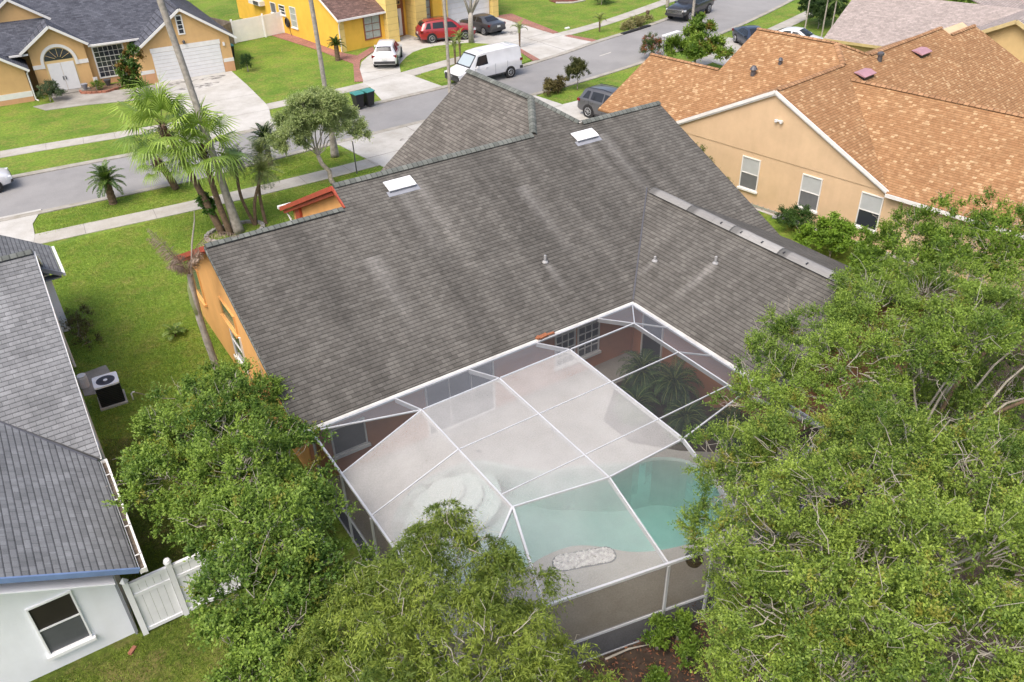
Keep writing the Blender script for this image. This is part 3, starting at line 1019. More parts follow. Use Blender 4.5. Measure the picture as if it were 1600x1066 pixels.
g = MB()
ip = inset(POOL, 0.012 * sgn)
for i in range(len(POOL)):
    a, b = ip[i], ip[(i + 1) % len(POOL)]
    g.face([(a[0], a[1], 0.03), (b[0], b[1], 0.03), (b[0], b[1], -0.14), (a[0], a[1], -0.14)])
g.build('tile_band', plain('waterline tile', (0.17, 0.24, 0.26), 0.25, var=0.35, scale=14.0), basin)
tag(MB().obox((9.47, 16.95, 0.075), (0.16, 0.05, 0.05), -0.9).build('skimmer_net', M_black), 'tiny dark object lying at the pool edge under the middle screen', 'pool tool')
C = thing('pool_screen_cage', 'white framed screen enclosure with mansard edges over the swimming pool', 'screen enclosure', (10.8, 13.5, 0))
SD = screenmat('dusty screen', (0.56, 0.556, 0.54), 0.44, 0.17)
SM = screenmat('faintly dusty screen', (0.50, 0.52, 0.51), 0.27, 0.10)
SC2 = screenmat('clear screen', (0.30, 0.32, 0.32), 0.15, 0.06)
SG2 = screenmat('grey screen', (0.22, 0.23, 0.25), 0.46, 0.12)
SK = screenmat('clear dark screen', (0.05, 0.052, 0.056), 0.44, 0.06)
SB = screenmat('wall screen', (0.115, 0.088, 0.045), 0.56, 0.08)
ZW, ZF = 2.55, 3.27
E0, E1, E2, E3, E4 = (4.72, 17.84, ZW), (7.3, 17.84, ZW), (9.8, 17.84, ZW), (12.3, 17.84, ZW), (14.8, 17.84, ZW)
EC = (16.28, 17.84, ZW)
B1, B2, B3, B4 = (7.3, 16.07, ZF), (9.8, 16.07, ZF), (12.3, 16.07, ZF), (14.8, 16.07, ZF)
A1, A2, A3, A4 = (7.3, 11.63, ZF), (9.77, 11.12, ZF), (12.22, 11.15, ZF), (14.83, 11.6, ZF)
W0, W1, W2, W3, W4, W5 = (4.68, 9.8, ZW), (6.6, 9.39, ZW), (9.59, 8.75, ZW), (10.71, 8.5, ZW), (12.02, 8.8, ZW), (16.28, 9.75, ZW)
P1, P2 = [(x, 14.1, ZF) for x in (7.3, 9.79, 12.27, 14.8)], [(7.3, 12.12, ZF), (9.78, 12.1, ZF), (12.24, 12.1, ZF), (14.8, 12.1, ZF)]
L1, L2 = (4.70, 15.76, ZW), (4.69, 13.95, ZW)
ES1, ES2 = (16.28, 16.07, ZW), (16.28, 14.1, ZW)


def beam(a, b, w=0.055, h=0.10, name='roof_beam'):
    return MB().beam(a, b, w, h).build(name, M_alu, C)


for a, b in ((B1, A1), (B2, A2), (B3, A3), (B4, A4)):
    beam(Vector(a) - Vector((0, 0, 0.06)), Vector(b) - Vector((0, 0, 0.06)), 0.04, 0.14)
for a, b in ((E1, B1), (E2, B2), (E3, B3), (E4, B4), (A2, W2), (A3, W4)):
    beam(Vector(a) - Vector((0, 0, 0.06)), Vector(b) - Vector((0, 0, 0.06)), 0.04, 0.14)
beam(A1, W1, 0.055, 0.12)
beam(A1, W0, 0.05, 0.08)
beam(A4, W5, 0.055, 0.12)
for a, b in ((E0, B1), (L1, B1), (L2, P1[0]), (EC, B4), (A1, L2) if False else (B4, ES1), (P1[3], ES2)):
    beam(a, b, 0.035, 0.05, 'rafter')
for pl in ([B1, B2, B3, B4], P1, P2, [A1, A2, A3, A4]):
    for i in range(3):
        a, b = Vector(pl[i]), Vector(pl[i + 1])
        d = (b - a).normalized() * 0.03
        thick = (0.028, 0.04) if pl in (P1, P2) else (0.036, 0.05)
        beam(a + d, b - d, thick[0], thick[1], 'purlin')
for a, b in ((E0, EC),):
    beam(a, b, 0.04, 0.06, 'eave_rail')
for a, b in ((EC, W5), (E0, W0), (W0, W1), (W1, W2), (W2, W3), (W3, W4), (W4, W5)):
    beam(a, b, 0.055, 0.075, 'top_rail')
for p in (E0, L1, L2, W0, W1, W2, W3, W4, W5):
    MB().box(p[0] - 0.035, p[0] + 0.035, p[1] - 0.035, p[1] + 0.035, 0.05, ZW - 0.055).build('post', M_alu, C)
for z, nm in ((0.95, 'chair_rail'), (0.09, 'base_rail')):
    for a, b in ((E0, W0), (W0, W1), (W1, W2), (W2, W3), (W3, W4), (W4, W5)):
        d = (Vector(b) - Vector(a)).normalized() * 0.04
        pa, pb = Vector((a[0], a[1], z)) + d, Vector((b[0], b[1], z)) - d
        MB().beam(pa, pb, 0.05, 0.07).build(nm, M_alu, C)


def scr(m, *pts):
    return MB().face(list(pts)).build('screen', m, C)


def rect(m, a, b):      # flat roof bay between beams
    return scr(m, *a, *b[::-1])


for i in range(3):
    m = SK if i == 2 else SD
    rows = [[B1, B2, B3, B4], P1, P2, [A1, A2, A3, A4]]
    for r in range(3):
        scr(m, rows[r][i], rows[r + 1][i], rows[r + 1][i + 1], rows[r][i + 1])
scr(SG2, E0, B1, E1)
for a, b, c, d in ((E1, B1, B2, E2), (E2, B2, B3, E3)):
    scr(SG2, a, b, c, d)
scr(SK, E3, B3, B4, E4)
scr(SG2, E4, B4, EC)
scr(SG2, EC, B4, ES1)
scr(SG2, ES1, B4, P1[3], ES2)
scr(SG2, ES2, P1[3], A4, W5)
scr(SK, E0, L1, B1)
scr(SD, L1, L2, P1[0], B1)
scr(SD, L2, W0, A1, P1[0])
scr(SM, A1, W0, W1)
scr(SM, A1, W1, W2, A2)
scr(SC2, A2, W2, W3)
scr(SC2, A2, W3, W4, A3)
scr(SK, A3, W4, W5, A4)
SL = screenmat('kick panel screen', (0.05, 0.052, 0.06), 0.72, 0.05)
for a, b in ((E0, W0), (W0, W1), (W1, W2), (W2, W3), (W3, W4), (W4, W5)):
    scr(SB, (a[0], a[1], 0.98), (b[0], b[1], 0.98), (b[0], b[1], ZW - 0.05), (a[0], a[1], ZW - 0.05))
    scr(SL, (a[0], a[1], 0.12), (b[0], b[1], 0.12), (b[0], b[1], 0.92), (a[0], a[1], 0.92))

# pebble bed beside the pool
rng = np.random.default_rng(5)
M_peb = plain('pale pebbles', (0.50, 0.49, 0.475), 0.8, var=0.35, scale=9.0)
g = MB()
octa = [(1, 0, 0), (0, 1, 0), (-1, 0, 0), (0, -1, 0), (0, 0, 1), (0, 0, -1)]
fc = [(0, 1, 4), (1, 2, 4), (2, 3, 4), (3, 0, 4), (1, 0, 5), (2, 1, 5), (3, 2, 5), (0, 3, 5)]
ax = Vector((0.93, -0.37))
for i in range(900):
    a, b = rng.uniform(-0.82, 0.82), rng.uniform(-0.24, 0.24)
    e = max(0, abs(a) - 0.58)
    if e * e + b * b > 0.0576:
        continue
    c = Vector((9.52, 11.66)) + ax * a + Vector((-ax.y, ax.x)) * b
    r = rng.uniform(0.025, 0.05)
    rot = Matrix.Rotation(rng.uniform(0, 6), 3, 'Z') @ Matrix.Rotation(rng.uniform(-0.6, 0.6), 3, 'X')
    pts = [rot @ Vector((o[0] * r * rng.uniform(0.9, 1.6), o[1] * r, o[2] * r * 0.7)) + Vector((c.x, c.y, 0.065 + r * 0.4)) for o in octa]
    for t in fc:
        g.face([pts[k] for k in t])
tag(g.build('pebble_bed', M_peb), 'oval bed of white pebbles on the deck between pool and near cage wall', 'pebbles', kind='stuff')
g = MB()
rim = []
for k in range(40):
    t = 2 * PI * k / 40
    a, b = 0.60 * (1 if math.cos(t) > 0 else -1) + 0.26 * math.cos(t), 0.27 * math.sin(t)
    c = Vector((9.52, 11.66)) + ax * a + Vector((-ax.y, ax.x)) * b
    rim.append((c.x, c.y, 0.06))
g.tube(rim + [rim[0]], 0.022, 5, False)
tag(g.build('bed_edging', M_steel), 'thin dark edging ring around the oval pebble bed', 'edging')
# ------------------------------------------------------------------ orange roofed house on the right (local frame)
T = thing('tan_house', 'tan house with bright orange shingle roof and three tall side windows', 'house', (30.9, 19.4, 0), R(8.3))
zN = lambda x, y: 2.7 + 0.5 * (y + 1.1)
zF = lambda x, y: 2.7 + 0.5 * (11.2 - y)
zL = lambda x, y: 2.7 + 0.5 * (x + 0.5)
zWl = lambda x, y: 2.7 + 0.5 * (x + 0.3)
zWq = lambda x, y: 2.7 + 0.5 * (10.3 - x)
mb = MB()
mb.slab([(-0.15, 5.05), (-0.15, -0.95), (5.0, 4.2), (10.3, -1.1), (19.05, -1.1), (19.05, 4.45), (16, 4.45), (16, 5.05), (8.05, 5.05), (6.85, 6.25), (5.65, 5.05)], zN, (1, 0))
mb.slab([(-0.15, 5.05), (5.65, 5.05), (-0.15, 10.85)], zF, (1, 0))
mb.slab([(8.05, 5.05), (16, 5.05), (16, 11.2), (14.2, 11.2)], zF, (1, 0))
mb.slab([(16, 4.45), (19.05, 4.45), (19.05, 11.2), (16, 11.2)], lambda x, y: 5.475 - 0.5 * (y - 4.45), (1, 0))
mb.slab([(-0.3, -0.95), (-0.3, -9.0), (5, -9.0), (5, 4.2), (-0.15, -0.95)], zWl, (0, 1))
mb.slab([(10.3, -1.1), (10.3, -9.0), (5, -9.0), (5, 4.2)], zWq, (0, 1))
mb.slab([(-0.5, 15.5), (-0.5, 11.2), (5.65, 5.05), (6.85, 6.25), (6.85, 10.85), (3.75, 10.85), (3.75, 15.5)], zL, (0, 1))
mb.slab([(6.85, 6.25), (8.05, 5.05), (14.2, 11.2), (13.85, 10.85), (6.85, 10.85)], lambda x, y: 6.375 - 0.5 * (x - 6.85), (0, 1))
mb.slab([(3.75, 15.5), (3.75, 10.85), (8.0, 10.85), (8.0, 15.5)], lambda x, y: 4.825 - 0.5 * (x - 3.75), (0, 1))
tr = mb.build('roof', M_roofo, T, world=False)
for a, b in (((-0.1, 5.05, 5.8), (5.6, 5.05, 5.8)), ((8.1, 5.05, 5.8), (16, 5.05, 5.8)), ((16, 4.45, 5.5), (19.05, 4.45, 5.5)), ((5, 4.2, 5.38), (5, -9, 5.38)),
             ((5.65, 5.05, 5.8), (6.85, 6.25, 6.41)), ((8.05, 5.05, 5.8), (6.85, 6.25, 6.41)), ((6.85, 6.25, 6.41), (6.85, 10.85, 6.41)), ((3.75, 10.85, 4.86), (3.75, 15.5, 4.86))):
    cap_line(MB(), a, b, 0.14, 0.035).build('ridge_cap', M_capo, tr, world=False)
M_mauve = plain('mauve vent hood', (0.38, 0.21, 0.235), 0.5)
for (x, y) in ((6.15, 4.1), (11.9, 4.05)):
    z = zN(x, y)
    g = MB()
    g.extr([(x - 0.55, y - 0.28, z - 0.12 + 0.18), (x - 0.55, y - 0.3, z + 0.1), (x - 0.55, y + 0.05, z + 0.24), (x - 0.55, y + 0.34, z + 0.22)], (1.1, 0, 0))
    g.build('roof_vent', M_mauve, tr, world=False)
    MB().box(x - 0.45, x + 0.45, y - 0.22, y + 0.25, z - 0.12, z + 0.12).build('louvre', M_black, tr, world=False)
z = zN(8.3, 4.55)
MB().lathe([(0.11, -0.05), (0.11, 0.28), (0.17, 0.3), (0.17, 0.4), (0.05, 0.46)], (8.3, 4.55, z), 12).build('exhaust_cap', M_steel, tr, world=False)
for (x, y) in ((7.9 - 0.7, 10.3), (7.6 - 1.6, 9.2)):
    pass
for (x, y, s) in ((3.9, 8.9, 1.0), (4.9, 8.05, 0.7)):
    z = zL(x, y)
    MB().lathe([(0.13 * s, -0.05), (0.12 * s, 0.25 * s), (0.2 * s, 0.28 * s), (0.1 * s, 0.45 * s)], (x, y, z), 10).build('vent_pipe', M_steel, tr, world=False)
g = MB()
prof = [(-0.8, 0), (-0.8, 2.55), (5.05, 5.6), (10.9, 2.55), (10.9, 0)]
g.extr([(0, y, z) for y, z in prof], (18.8, 0, 0))
g.box(0.0, 10.1, -8.8, -0.8, 0, 2.62)
g.box(0.02, 7.7, 10.9, 15.2, 0, 2.6)
tw = g.build('wall', M_tan, T, world=False)
g = MB()
g.extr([(-0.03, y, z) for y, z in ((-0.75, 2.62), (5.05, 5.56), (10.85, 2.62))], (0.03, 0, 0))
g.build('gable_panel', M_tan, T, world=False)
g = MB()
g.extr([(0, -8.8, 2.62), (10.1, -8.8, 2.62), (5, -8.8, 5.1)], (0, 0.1, 0))
g.extr([(-0.2, 15.2, 2.6), (7.7, 15.2, 2.6), (3.75, 15.2, 4.6)], (0, -0.1, 0))
g.extr([(3.8, 10.7, 2.7), (13.8, 10.7, 2.7), (6.85, 10.7, 6.1)], (0, -0.1, 0))
g.build('gable_wall', M_tan, T, world=False)
for s in (1, -1):
    MB().beam((-0.18, 5.05, 5.71), (-0.18, 5.05 - s * 6.1, 2.65), 0.05, 0.15).build('rake_board', M_trim, T, world=False)
    MB().beam((-0.10, 5.05, 5.59), (-0.10, 5.05 - s * 6.05, 2.56), 0.10, 0.08).build('rake_soffit', M_trim, T, world=False)
g = MB()
g.box(-0.34, -0.28, -9.0, -1.0, 2.52, 2.68)
g.box(-0.34, 0.0, -1.0, -0.94, 2.52, 2.66)
g.build('eave_board', M_trim, T, world=False)
MB().box(-0.28, -0.005, -9.0, -1.0, 2.53, 2.56).build('soffit', M_trim, T, world=False)
for y in (6.31, 3.05, 0.15):
    low = M_screen_pane if y > 1 else M_glass
    window(T, (-0.005, y, 0.80), (0, -1, 0), 0.92, 1.50, (-1, 0, 0), [low, M_blind], (1, 2), 0.045, fmat=M_trim)
g = MB()
for y in (4.82, 4.55):
    g.lathe([(0.02, 0), (0.07, 0.05), (0.075, 0.16)], (-0.14, y, 4.33), 10)
g.box(-0.12, -0.03, 4.5, 4.86, 4.40, 4.46)
g.build('flood_light', M_white, T, world=False)
# ladder lying by its wall
t = thing('ladder', 'aluminium ladder lying on the narrow path beside the tan wall', 'ladder', (30.25, 23.9, 0.04), R(100))
for dy in (-0.2, 0.2):
    MB().beam((-1.4, dy, 0.10), (1.4, dy, 0.10), 0.03, 0.08).build('rail', M_metal, t, world=False)
for i in range(9):
    MB().tube([(-1.25 + i * 0.31, -0.185, 0.10), (-1.25 + i * 0.31, 0.185, 0.10)], 0.016, 6).build('rung', M_metal, t, world=False)
for i, (x, y, rz) in enumerate(((30.35, 22.35, 0.3), (30.05, 22.9, 1.0))):
    tag(MB().obox((x, y, 0.06), (0.9, 0.22, 0.05), rz + 1.2).obox((x + 0.05, y + 0.1, 0.11), (0.55, 0.16, 0.04), rz + 0.5).build('scrap_boards', M_soff),
        ('dark offcut boards left on the path just below the ladder' if i == 0 else 'dark boards beside the foot of the aluminium ladder'), 'boards')

# ------------------------------------------------------------------ white house on the left
G = thing('white_house', 'white walled house with cool grey roof and blue fascia, cut by the left edge', 'house', (-4.0, 24.0, 0))
za = lambda x, y: 2.65 + 0.53 * (-0.42 - x)
zb = lambda x, y: 2.65 + 0.5 * (y - 19.8)
zc = lambda x, y: 2.7 + 0.62 * (0.46 - x)
zd = lambda x, y: 6.0 - 0.5 * (y - 26.5)
mb = MB()
mb.slab([(-0.42, 15.45), (-0.42, 19.8), (-0.44, 19.82), (-6.0, 25.4), (-6.0, 15.45)], za, (0, 1))
mb.slab([(-0.36, 19.88), (-0.10, 26.5), (-13, 26.5), (-13, 25.4), (-6, 25.4)], zb, (1, 0))
mb.slab([(-0.10, 26.5), (-13, 26.5), (-13, 33.0), (0.0, 33.0)], zd, (1, 0))
mb.slab([(0.5, 31.9), (0.5, 34.6), (-5.0, 34.6), (-5.0, 31.9)], zc, (0, 1))
mb.slab([(-6.0, 15.45), (-6.0, 25.4), (-11.6, 19.8), (-11.6, 15.45)], lambda x, y: 5.61 + 0.53 * (x + 6.0), (0, 1))
gr = mb.build('roof', M_roofw, G)
mb = MB()
cap_line(mb, (-0.12, 26.5, 6.03), (-13, 26.5, 6.03), 0.15, 0.04)
mb.build('ridge_cap', M_cap, gr)
g = MB()
g.beam((-0.46, 19.86, 2.67), (-6.0, 25.38, 5.57), 0.06, 0.035)
g.build('valley_flashing', M_steel, gr)
g = MB()
g.extr([(-0.95, 16.15, 0), (-11, 16.15, 0), (-11, 16.15, 2.6), (-6.0, 16.15, 5.3), (-0.95, 16.15, 2.72)], (0, 9, 0))
g.extr([(-0.30, 20.4, 0), (-0.30, 20.4, 2.7), (-0.30, 26.5, 5.75), (-0.30, 32.4, 2.8), (-0.30, 32.4, 0)], (-12, 0, 0))
g.box(-11, 0.1, 32.4, 34.2, 0, 2.5)
g.build('wall', M_whitestu, G)
g = MB()
g.beam((-0.40, 15.42, 2.58), (-6.1, 15.42, 5.60), 0.05, 0.13)
g.build('fascia', M_blue, G)
MB().extr([(-0.95, 15.45, 2.43), (-6, 15.45, 5.1), (-6, 16.14, 5.1), (-0.95, 16.14, 2.43)], (0, 0, 0.03)).build('soffit', M_whitestu, G)
g = MB()
g.box(-0.40, -0.38, 15.4, 19.9, 2.46, 2.58)
g.box(-0.285, -0.235, 15.4, 19.9, 2.46, 2.60)
g.box(-0.38, -0.285, 15.4, 15.42, 2.475, 2.60)
g.box(-0.38, -0.285, 19.88, 19.9, 2.475, 2.60)
for i in range(4):
    g.box(-0.40, -0.23, 15.9 + i * 1.1, 15.93 + i * 1.1, 2.585, 2.60)
g.build('gutter', M_trim, G)
MB().box(-0.38, -0.285, 15.42, 19.88, 2.46, 2.50).build('gutter_trough', plain('gutter dirt', (0.12, 0.095, 0.07), 0.9, var=0.5, scale=6), G)
g = MB()
g.box(0.52, 0.62, 31.9, 34.6, 2.52, 2.64)
g.build('front_gutter', M_trim, G)
g = MB()
g.beam((-0.08, 26.5, 5.9), (0.0, 33.0, 2.70), 0.05, 0.16)
g.beam((-0.08, 26.5, 5.9), (-0.36, 19.9, 2.62), 0.04, 0.12)
g.build('rake_board', M_trim, G)
MB().beam((0.5, 31.88, 2.62), (-0.5, 31.88, 3.24), 0.05, 0.16).build('wing_fascia', M_soff, G)
MB().box(-0.29, 0.45, 31.95, 32.3, 2.45, 2.5).build('wing_soffit', M_soff, G)
MB().tube([(-0.24, 27.6, 3.0), (-0.22, 28.7, 2.9), (-0.2, 29.4, 2.85), (-0.2, 29.4, 0.1)], 0.045, 6).build('downspout', M_trim, G)
g = MB()
g.box(-0.30, -0.2, 29.6, 30.9, 0.8, 2.1)
g.build('side_window_frame', M_trim, G)
MB().box(-0.205, -0.19, 29.7, 30.8, 0.88, 2.02).build('side_pane', M_blind, G)
f = window(G, (-2.76, 16.145, 0.60), (1, 0, 0), 0.86, 1.55, (0, -1, 0), [plain('grey lower sash', (0.10, 0.105, 0.115), 0.3), plain('dark open sash', (0.022, 0.017, 0.015), 0.6)], (1, 1), 0.04, fmat=M_vinyl, rows=[0.52])
MB().beam((-0.99, 16.12, 2.36), (-0.99, 16.12, 0.0), 0.07, 0.05).build('corner_trim', M_soff, G)
# air conditioner
t = thing('air_conditioner', 'black louvred air conditioner with white fan grille on the side lawn', 'air conditioner', (0.52, 26.55, 0.0), R(-3))
MB().box(-0.44, 0.44, -0.42, 0.42, 0.0, 0.07).build('pad', M_conc, t, world=False)
g = MB()
for i in range(11):
    z = 0.10 + i * 0.068
    g.box(-0.385, 0.385, -0.355, 0.355, z, z + 0.045)
g.build('louvre', M_black, t, world=False)
MB().box(-0.36, 0.36, -0.33, 0.33, 0.07, 0.86).build('body', M_steel, t, world=False)
g = MB()
pr = []
for k in range(24):
    a = 2 * PI * k / 24
    pr.append((0.30 * math.cos(a), 0.29 * math.sin(a)))
ou = [(0.40 * max(-1, min(1, 1.35 * math.cos(2 * PI * k / 24))), 0.37 * max(-1, min(1, 1.35 * math.sin(2 * PI * k / 24)))) for k in range(24)]
for k in range(24):
    j = (k + 1) % 24
    g.face([(ou[k][0], ou[k][1], 0.90), (ou[j][0], ou[j][1], 0.90), (pr[j][0], pr[j][1], 0.885), (pr[k][0], pr[k][1], 0.885)])
    g.face([(ou[k][0], ou[k][1], 0.84), (ou[j][0], ou[j][1], 0.84), (ou[j][0], ou[j][1], 0.90), (ou[k][0], ou[k][1], 0.90)])
g.build('top_cover', M_vinyl, t, world=False)
g = MB()
g.disc((0, 0, 0.872), 0.3, 24)
g.build('fan_well', plain('fan well', (0.09, 0.09, 0.13), 0.5), t, world=False)
g = MB()
for k in range(36):
    a = 2 * PI * k / 36
    g.beam((0.05 * math.cos(a), 0.05 * math.sin(a), 0.90), (0.30 * math.cos(a), 0.29 * math.sin(a), 0.89), 0.006, 0.006)
for r in (0.12, 0.19, 0.26):
    ring = [(r * math.cos(2 * PI * k / 24), r * math.sin(2 * PI * k / 24), 0.895) for k in range(25)]
    g.tube(ring, 0.004, 4, False)
g.build('grille', M_steel, t, world=False)
MB().lathe([(0.07, 0.88), (0.07, 0.905), (0.03, 0.91)], (0, 0, 0), 14).build('hub', M_vinyl, t, world=False)
tag(MB().lathe([(0.16, 0), (0.16, 0.42), (0.14, 0.44), (0.15, 0.5), (0.02, 0.52)], (-0.12, 28.0, 0), 14).build('canister', M_white), 'small white capped canister against the white house wall behind the air conditioner', 'canister')
tag(MB().prism([(-0.25, 28.9), (0.75, 29.0), (0.85, 28.0), (0.1, 27.3), (-0.25, 27.4)], -0.05, 0.02).build('stone_patch', M_oldc), kind='structure')
t = thing('irrigation_riser', 'white pipe riser with pale hose on the grass right of the air conditioner', 'pipe', (1.12, 26.2, 0))
MB().tube([(0, 0, 0), (0, 0, 0.25), (0.04, 0, 0.3), (0.12, 0.0, 0.3)], 0.025, 6).build('pipe', M_white, t, world=False)
MB().tube([(0.12, 0, 0.28), (0.4, -0.1, 0.1), (0.8, -0.5, 0.03), (1.3, -0.9, 0.03)], 0.012, 5).build('hose', M_twig, t, world=False)
# white vinyl fence between the two houses
t = thing('vinyl_fence', 'white vinyl privacy fence between white house and left tree', 'fence', (1.2, 16.0, 0))
M_fp = plain('vinyl board', (0.86, 0.86, 0.87), 0.4, var=0.05)
for i, x in enumerate((-0.80, 0.20, 2.0, 3.9)):
    p = MB().box(x - 0.065, x + 0.065, 15.93, 16.07, 0, 1.88).build('post', M_vinyl, t)
    g = MB()
    if i == 1:
        g.lathe([(0.085, 1.88), (0.095, 1.93), (0.07, 2.0), (0.02, 2.02)], (x, 16.0, 0), 14)
    else:
        g.lathe([(0.10, 1.88), (0.10, 1.91), (0.01, 2.02)], (x, 16.0, 0), 4)
    g.build('post_cap', M_vinyl, p)
for a, b in ((-0.73, 0.13), (0.27, 1.93), (2.07, 3.83)):
    g = MB()
    n = max(3, int((b - a) / 0.17))
    for k in range(n):
        x0 = a + (b - a) * k / n
        g.box(x0 + 0.003, x0 + (b - a) / n - 0.003, 15.985, 16.015, 0.12, 1.70)
    g.build('board_panel', M_fp, t)
    for z in (0.12, 1.35, 1.74):
        MB().box(a, b, 15.96, 16.04, z - 0.05, z + 0.05).build('rail', M_vinyl, t)
tag(MB().obox((-1.19, 15.63, 0.04), (0.22, 0.1, 0.07), 0.75).build('brick', M_brickedge), 'single red brick lying on the grass in front of the white fence', 'brick')

# ------------------------------------------------------------------ peach house across the street (local frame)
Q = thing('peach_house', 'peach stucco house with dark blue grey roof and white garage door, top left', 'house', (17.2, 65.7, 0), R(-3))
zg = lambda x, y: 4.98 - 0.68 * abs(x + 3.05)
ze = lambda x, y: 4.63 - 0.68 * abs(x + 11.62)
zm = lambda x, y: 3.0 + 0.55 * (y - 1.55)
mb = MB()
mb.slab([(-3.05, -0.3), (-6.75, -0.3), (-6.75, 8), (-3.05, 8)], zg, (0, 1))
mb.slab([(-3.05, -0.3), (0.62, -0.3), (0.62, 16), (-3.05, 16)], zg, (0, 1))
mb.slab([(-11.62, 1.35), (-13.9, 1.35), (-13.9, 5), (-11.62, 5)], ze, (0, 1))
mb.slab([(-11.62, 1.35), (-9.45, 1.35), (-9.45, 5), (-11.62, 5)], ze, (0, 1))
mb.slab([(-24, 1.55), (-13.9, 1.55), (-11.62, 4.5), (-9.45, 1.55), (-5.96, 1.55), (-3.05, 5.15), (-3.05, 16), (-24, 16)], zm, (1, 0))
zlw = lambda x, y: 2.2 + 0.68 * (-13.65 - x)
mb.slab([(-13.65, 0.2), (-13.65, 6.0), (-18.5, 6.0), (-18.5, 0.2)], zlw, (0, 1))
qr = mb.build('roof', M_roofb, Q, world=False)
mb = MB()
cap_line(mb, (-3.05, -0.3, 5.0), (-3.05, 8, 5.0), 0.14, 0.03)
mb.build('ridge_cap', M_roofb, qr, world=False)
g = MB()
g.extr([(-6.65, 0, 0), (0.12, 0, 0), (0.12, 0, 2.6), (-3.05, 0, 4.82), (-6.65, 0, 2.4)], (0, 12, 0))
g.extr([(-13.35, 1.75, 0), (-9.75, 1.75, 0), (-9.75, 1.75, 3.2), (-11.62, 1.75, 4.5), (-13.35, 1.75, 3.3)], (0, 4, 0))
g.box(-9.76, -6.64, 2.2, 6, 0, 2.95)
g.box(-13.96, -13.3, 3.4, 6, 0, 2.95)
g.extr([(-13.95, 0.6, 0), (-19, 0.6, 0), (-19, 0.6, 5.6), (-13.95, 0.6, 2.25)], (0, 6, 0))
g.build('wall', M_peach, Q, world=False)
g = MB()
g.extr([(-15.5, 4.55, 3.6), (-11.6, 4.55, 3.6), (-11.6, 4.55, 4.75), (-13.55, 4.55, 6.0), (-15.5, 4.55, 4.75)], (0, 4, 0))
g.build('upper_gable', M_peach, Q, world=False)
mb = MB()
zu = lambda x, y: 6.18 - 0.68 * abs(x + 13.55)
mb.slab([(-13.55, 4.3), (-11.2, 4.3), (-11.2, 10), (-13.55, 10)], zu, (0, 1))
mb.slab([(-13.55, 4.3), (-15.9, 4.3), (-15.9, 10), (-13.55, 10)], zu, (0, 1))
mb.build('upper_roof', M_roofb, qr, world=False)
for x0, zf, y, ends in ((-3.05, zg, -0.33, (-6.75, 0.62)), (-11.62, ze, 1.32, (-13.9, -9.45)), (-13.55, zu, 4.27, (-15.9, -11.2))):
    for e in ends:
        MB().beam((x0, y, zf(x0, 0) - 0.07), (e, y, zf(e, 0) - 0.07), 0.05, 0.17).build('rake_board', M_trim, Q, world=False)
MB().beam((-13.65, 0.17, 2.13), (-18.5, 0.17, 5.43), 0.05, 0.16).build('rake_board', M_trim, Q, world=False)
MB().box(-9.5, -6.0, 1.43, 1.54, 2.86, 2.99).build('eave_board', M_trim, Q, world=False)
MB().box(-14.6, -13.4, 1.43, 1.54, 2.86, 2.98).build('eave_board', M_trim, Q, world=False)
for x0, x1, y, z0, z1 in ((-6.66, -5.70, 0.0, .74, 1.0), (-0.62, 0.15, 0.0, .74, 1.0), (-13.37, -12.72, 1.75, 1.78, 2.06), (-10.42, -9.73, 1.75, 1.78, 2.06), (-9.8, -9.5, 1.75, .35, .7), (-19, -13.93, 0.6, .34, .72), (-5.65, -0.62, -0.02, 2.13, 2.46)):
    MB().box(x0, x1, y - 0.03, y, z0, z1).build('white_band', M_trim, Q, world=False)
for x0, x1, y, z1 in ((-6.66, -5.70, 0.0, .74), (-0.62, 0.14, 0.0, .74), (-19, -13.94, 0.6, .34), (-9.76, -6.64, 2.2, .38)):
    MB().box(x0, x1, y - 0.025, y, 0, z1).build('wall_base', M_peach2, Q, world=False)
gd = MB()
for k in range(8):
    gd.box(-5.6, -0.68, -0.035 - 0.004 * (k % 2), -0.005, 0.02 + k * 0.263, 0.02 + k * 0.263 + 0.25)
gd.build('garage_door', M_white, Q, world=False)
window(Q, (-3.33, -0.005, 3.22), (1, 0, 0), 0.32, 1.2, (0, -1, 0), [M_glass], (1, 4), 0.09, sill=False)
MB().lathe([(0.05, 0), (0.10, 0.06), (0.10, 0.2), (0.03, 0.26)], (-3.2, -0.12, 2.5), 8).build('wall_lamp', M_steel, Q, world=False)
MB().box(-0.45, -0.3, -0.1, 0, 1.95, 2.2).build('wall_box', M_trim, Q, world=False)
# arched entry: niche, trim, door, fan light
zc0 = 2.12
g = MB()
arc = [(-11.6 + 1.0 * math.cos(PI * k / 20), zc0 + 1.0 * math.sin(PI * k / 20)) for k in range(21)]
arco = [(-11.6 + 1.2 * math.cos(PI * k / 20), zc0 + 1.2 * math.sin(PI * k / 20)) for k in range(21)]
for k in range(20):
    q = [(arc[k][0], arc[k][1]), (arco[k][0], arco[k][1]), (arco[k + 1][0], arco[k + 1][1]), (arc[k + 1][0], arc[k + 1][1])]
    g.extr([(x, 1.69, z) for x, z in q], (0, 0.06, 0))
for x in (-12.8, -10.6):
    g.box(x, x + 0.2, 1.69, 1.75, 1.78, 2.12)
g.build('arch_trim', M_trim, Q, world=False)
g = MB()
g.face([(-12.6, 1.742, 0.02)] + [(x, 1.742, z) for x, z in arc[::-1]] + [(-10.6, 1.742, 0.02)])
g.build('entry_niche', M_sand, Q, world=False)
g = MB()
g.face([(x, 1.735, z + 0.12) for x, z in [(-11.6 + 0.93 * math.cos(PI * k / 20), zc0 + 0.8 * math.sin(PI * k / 20)) for k in range(21)]])
fl = g.build('fan_light', M_glass, Q, world=False)
g = MB()
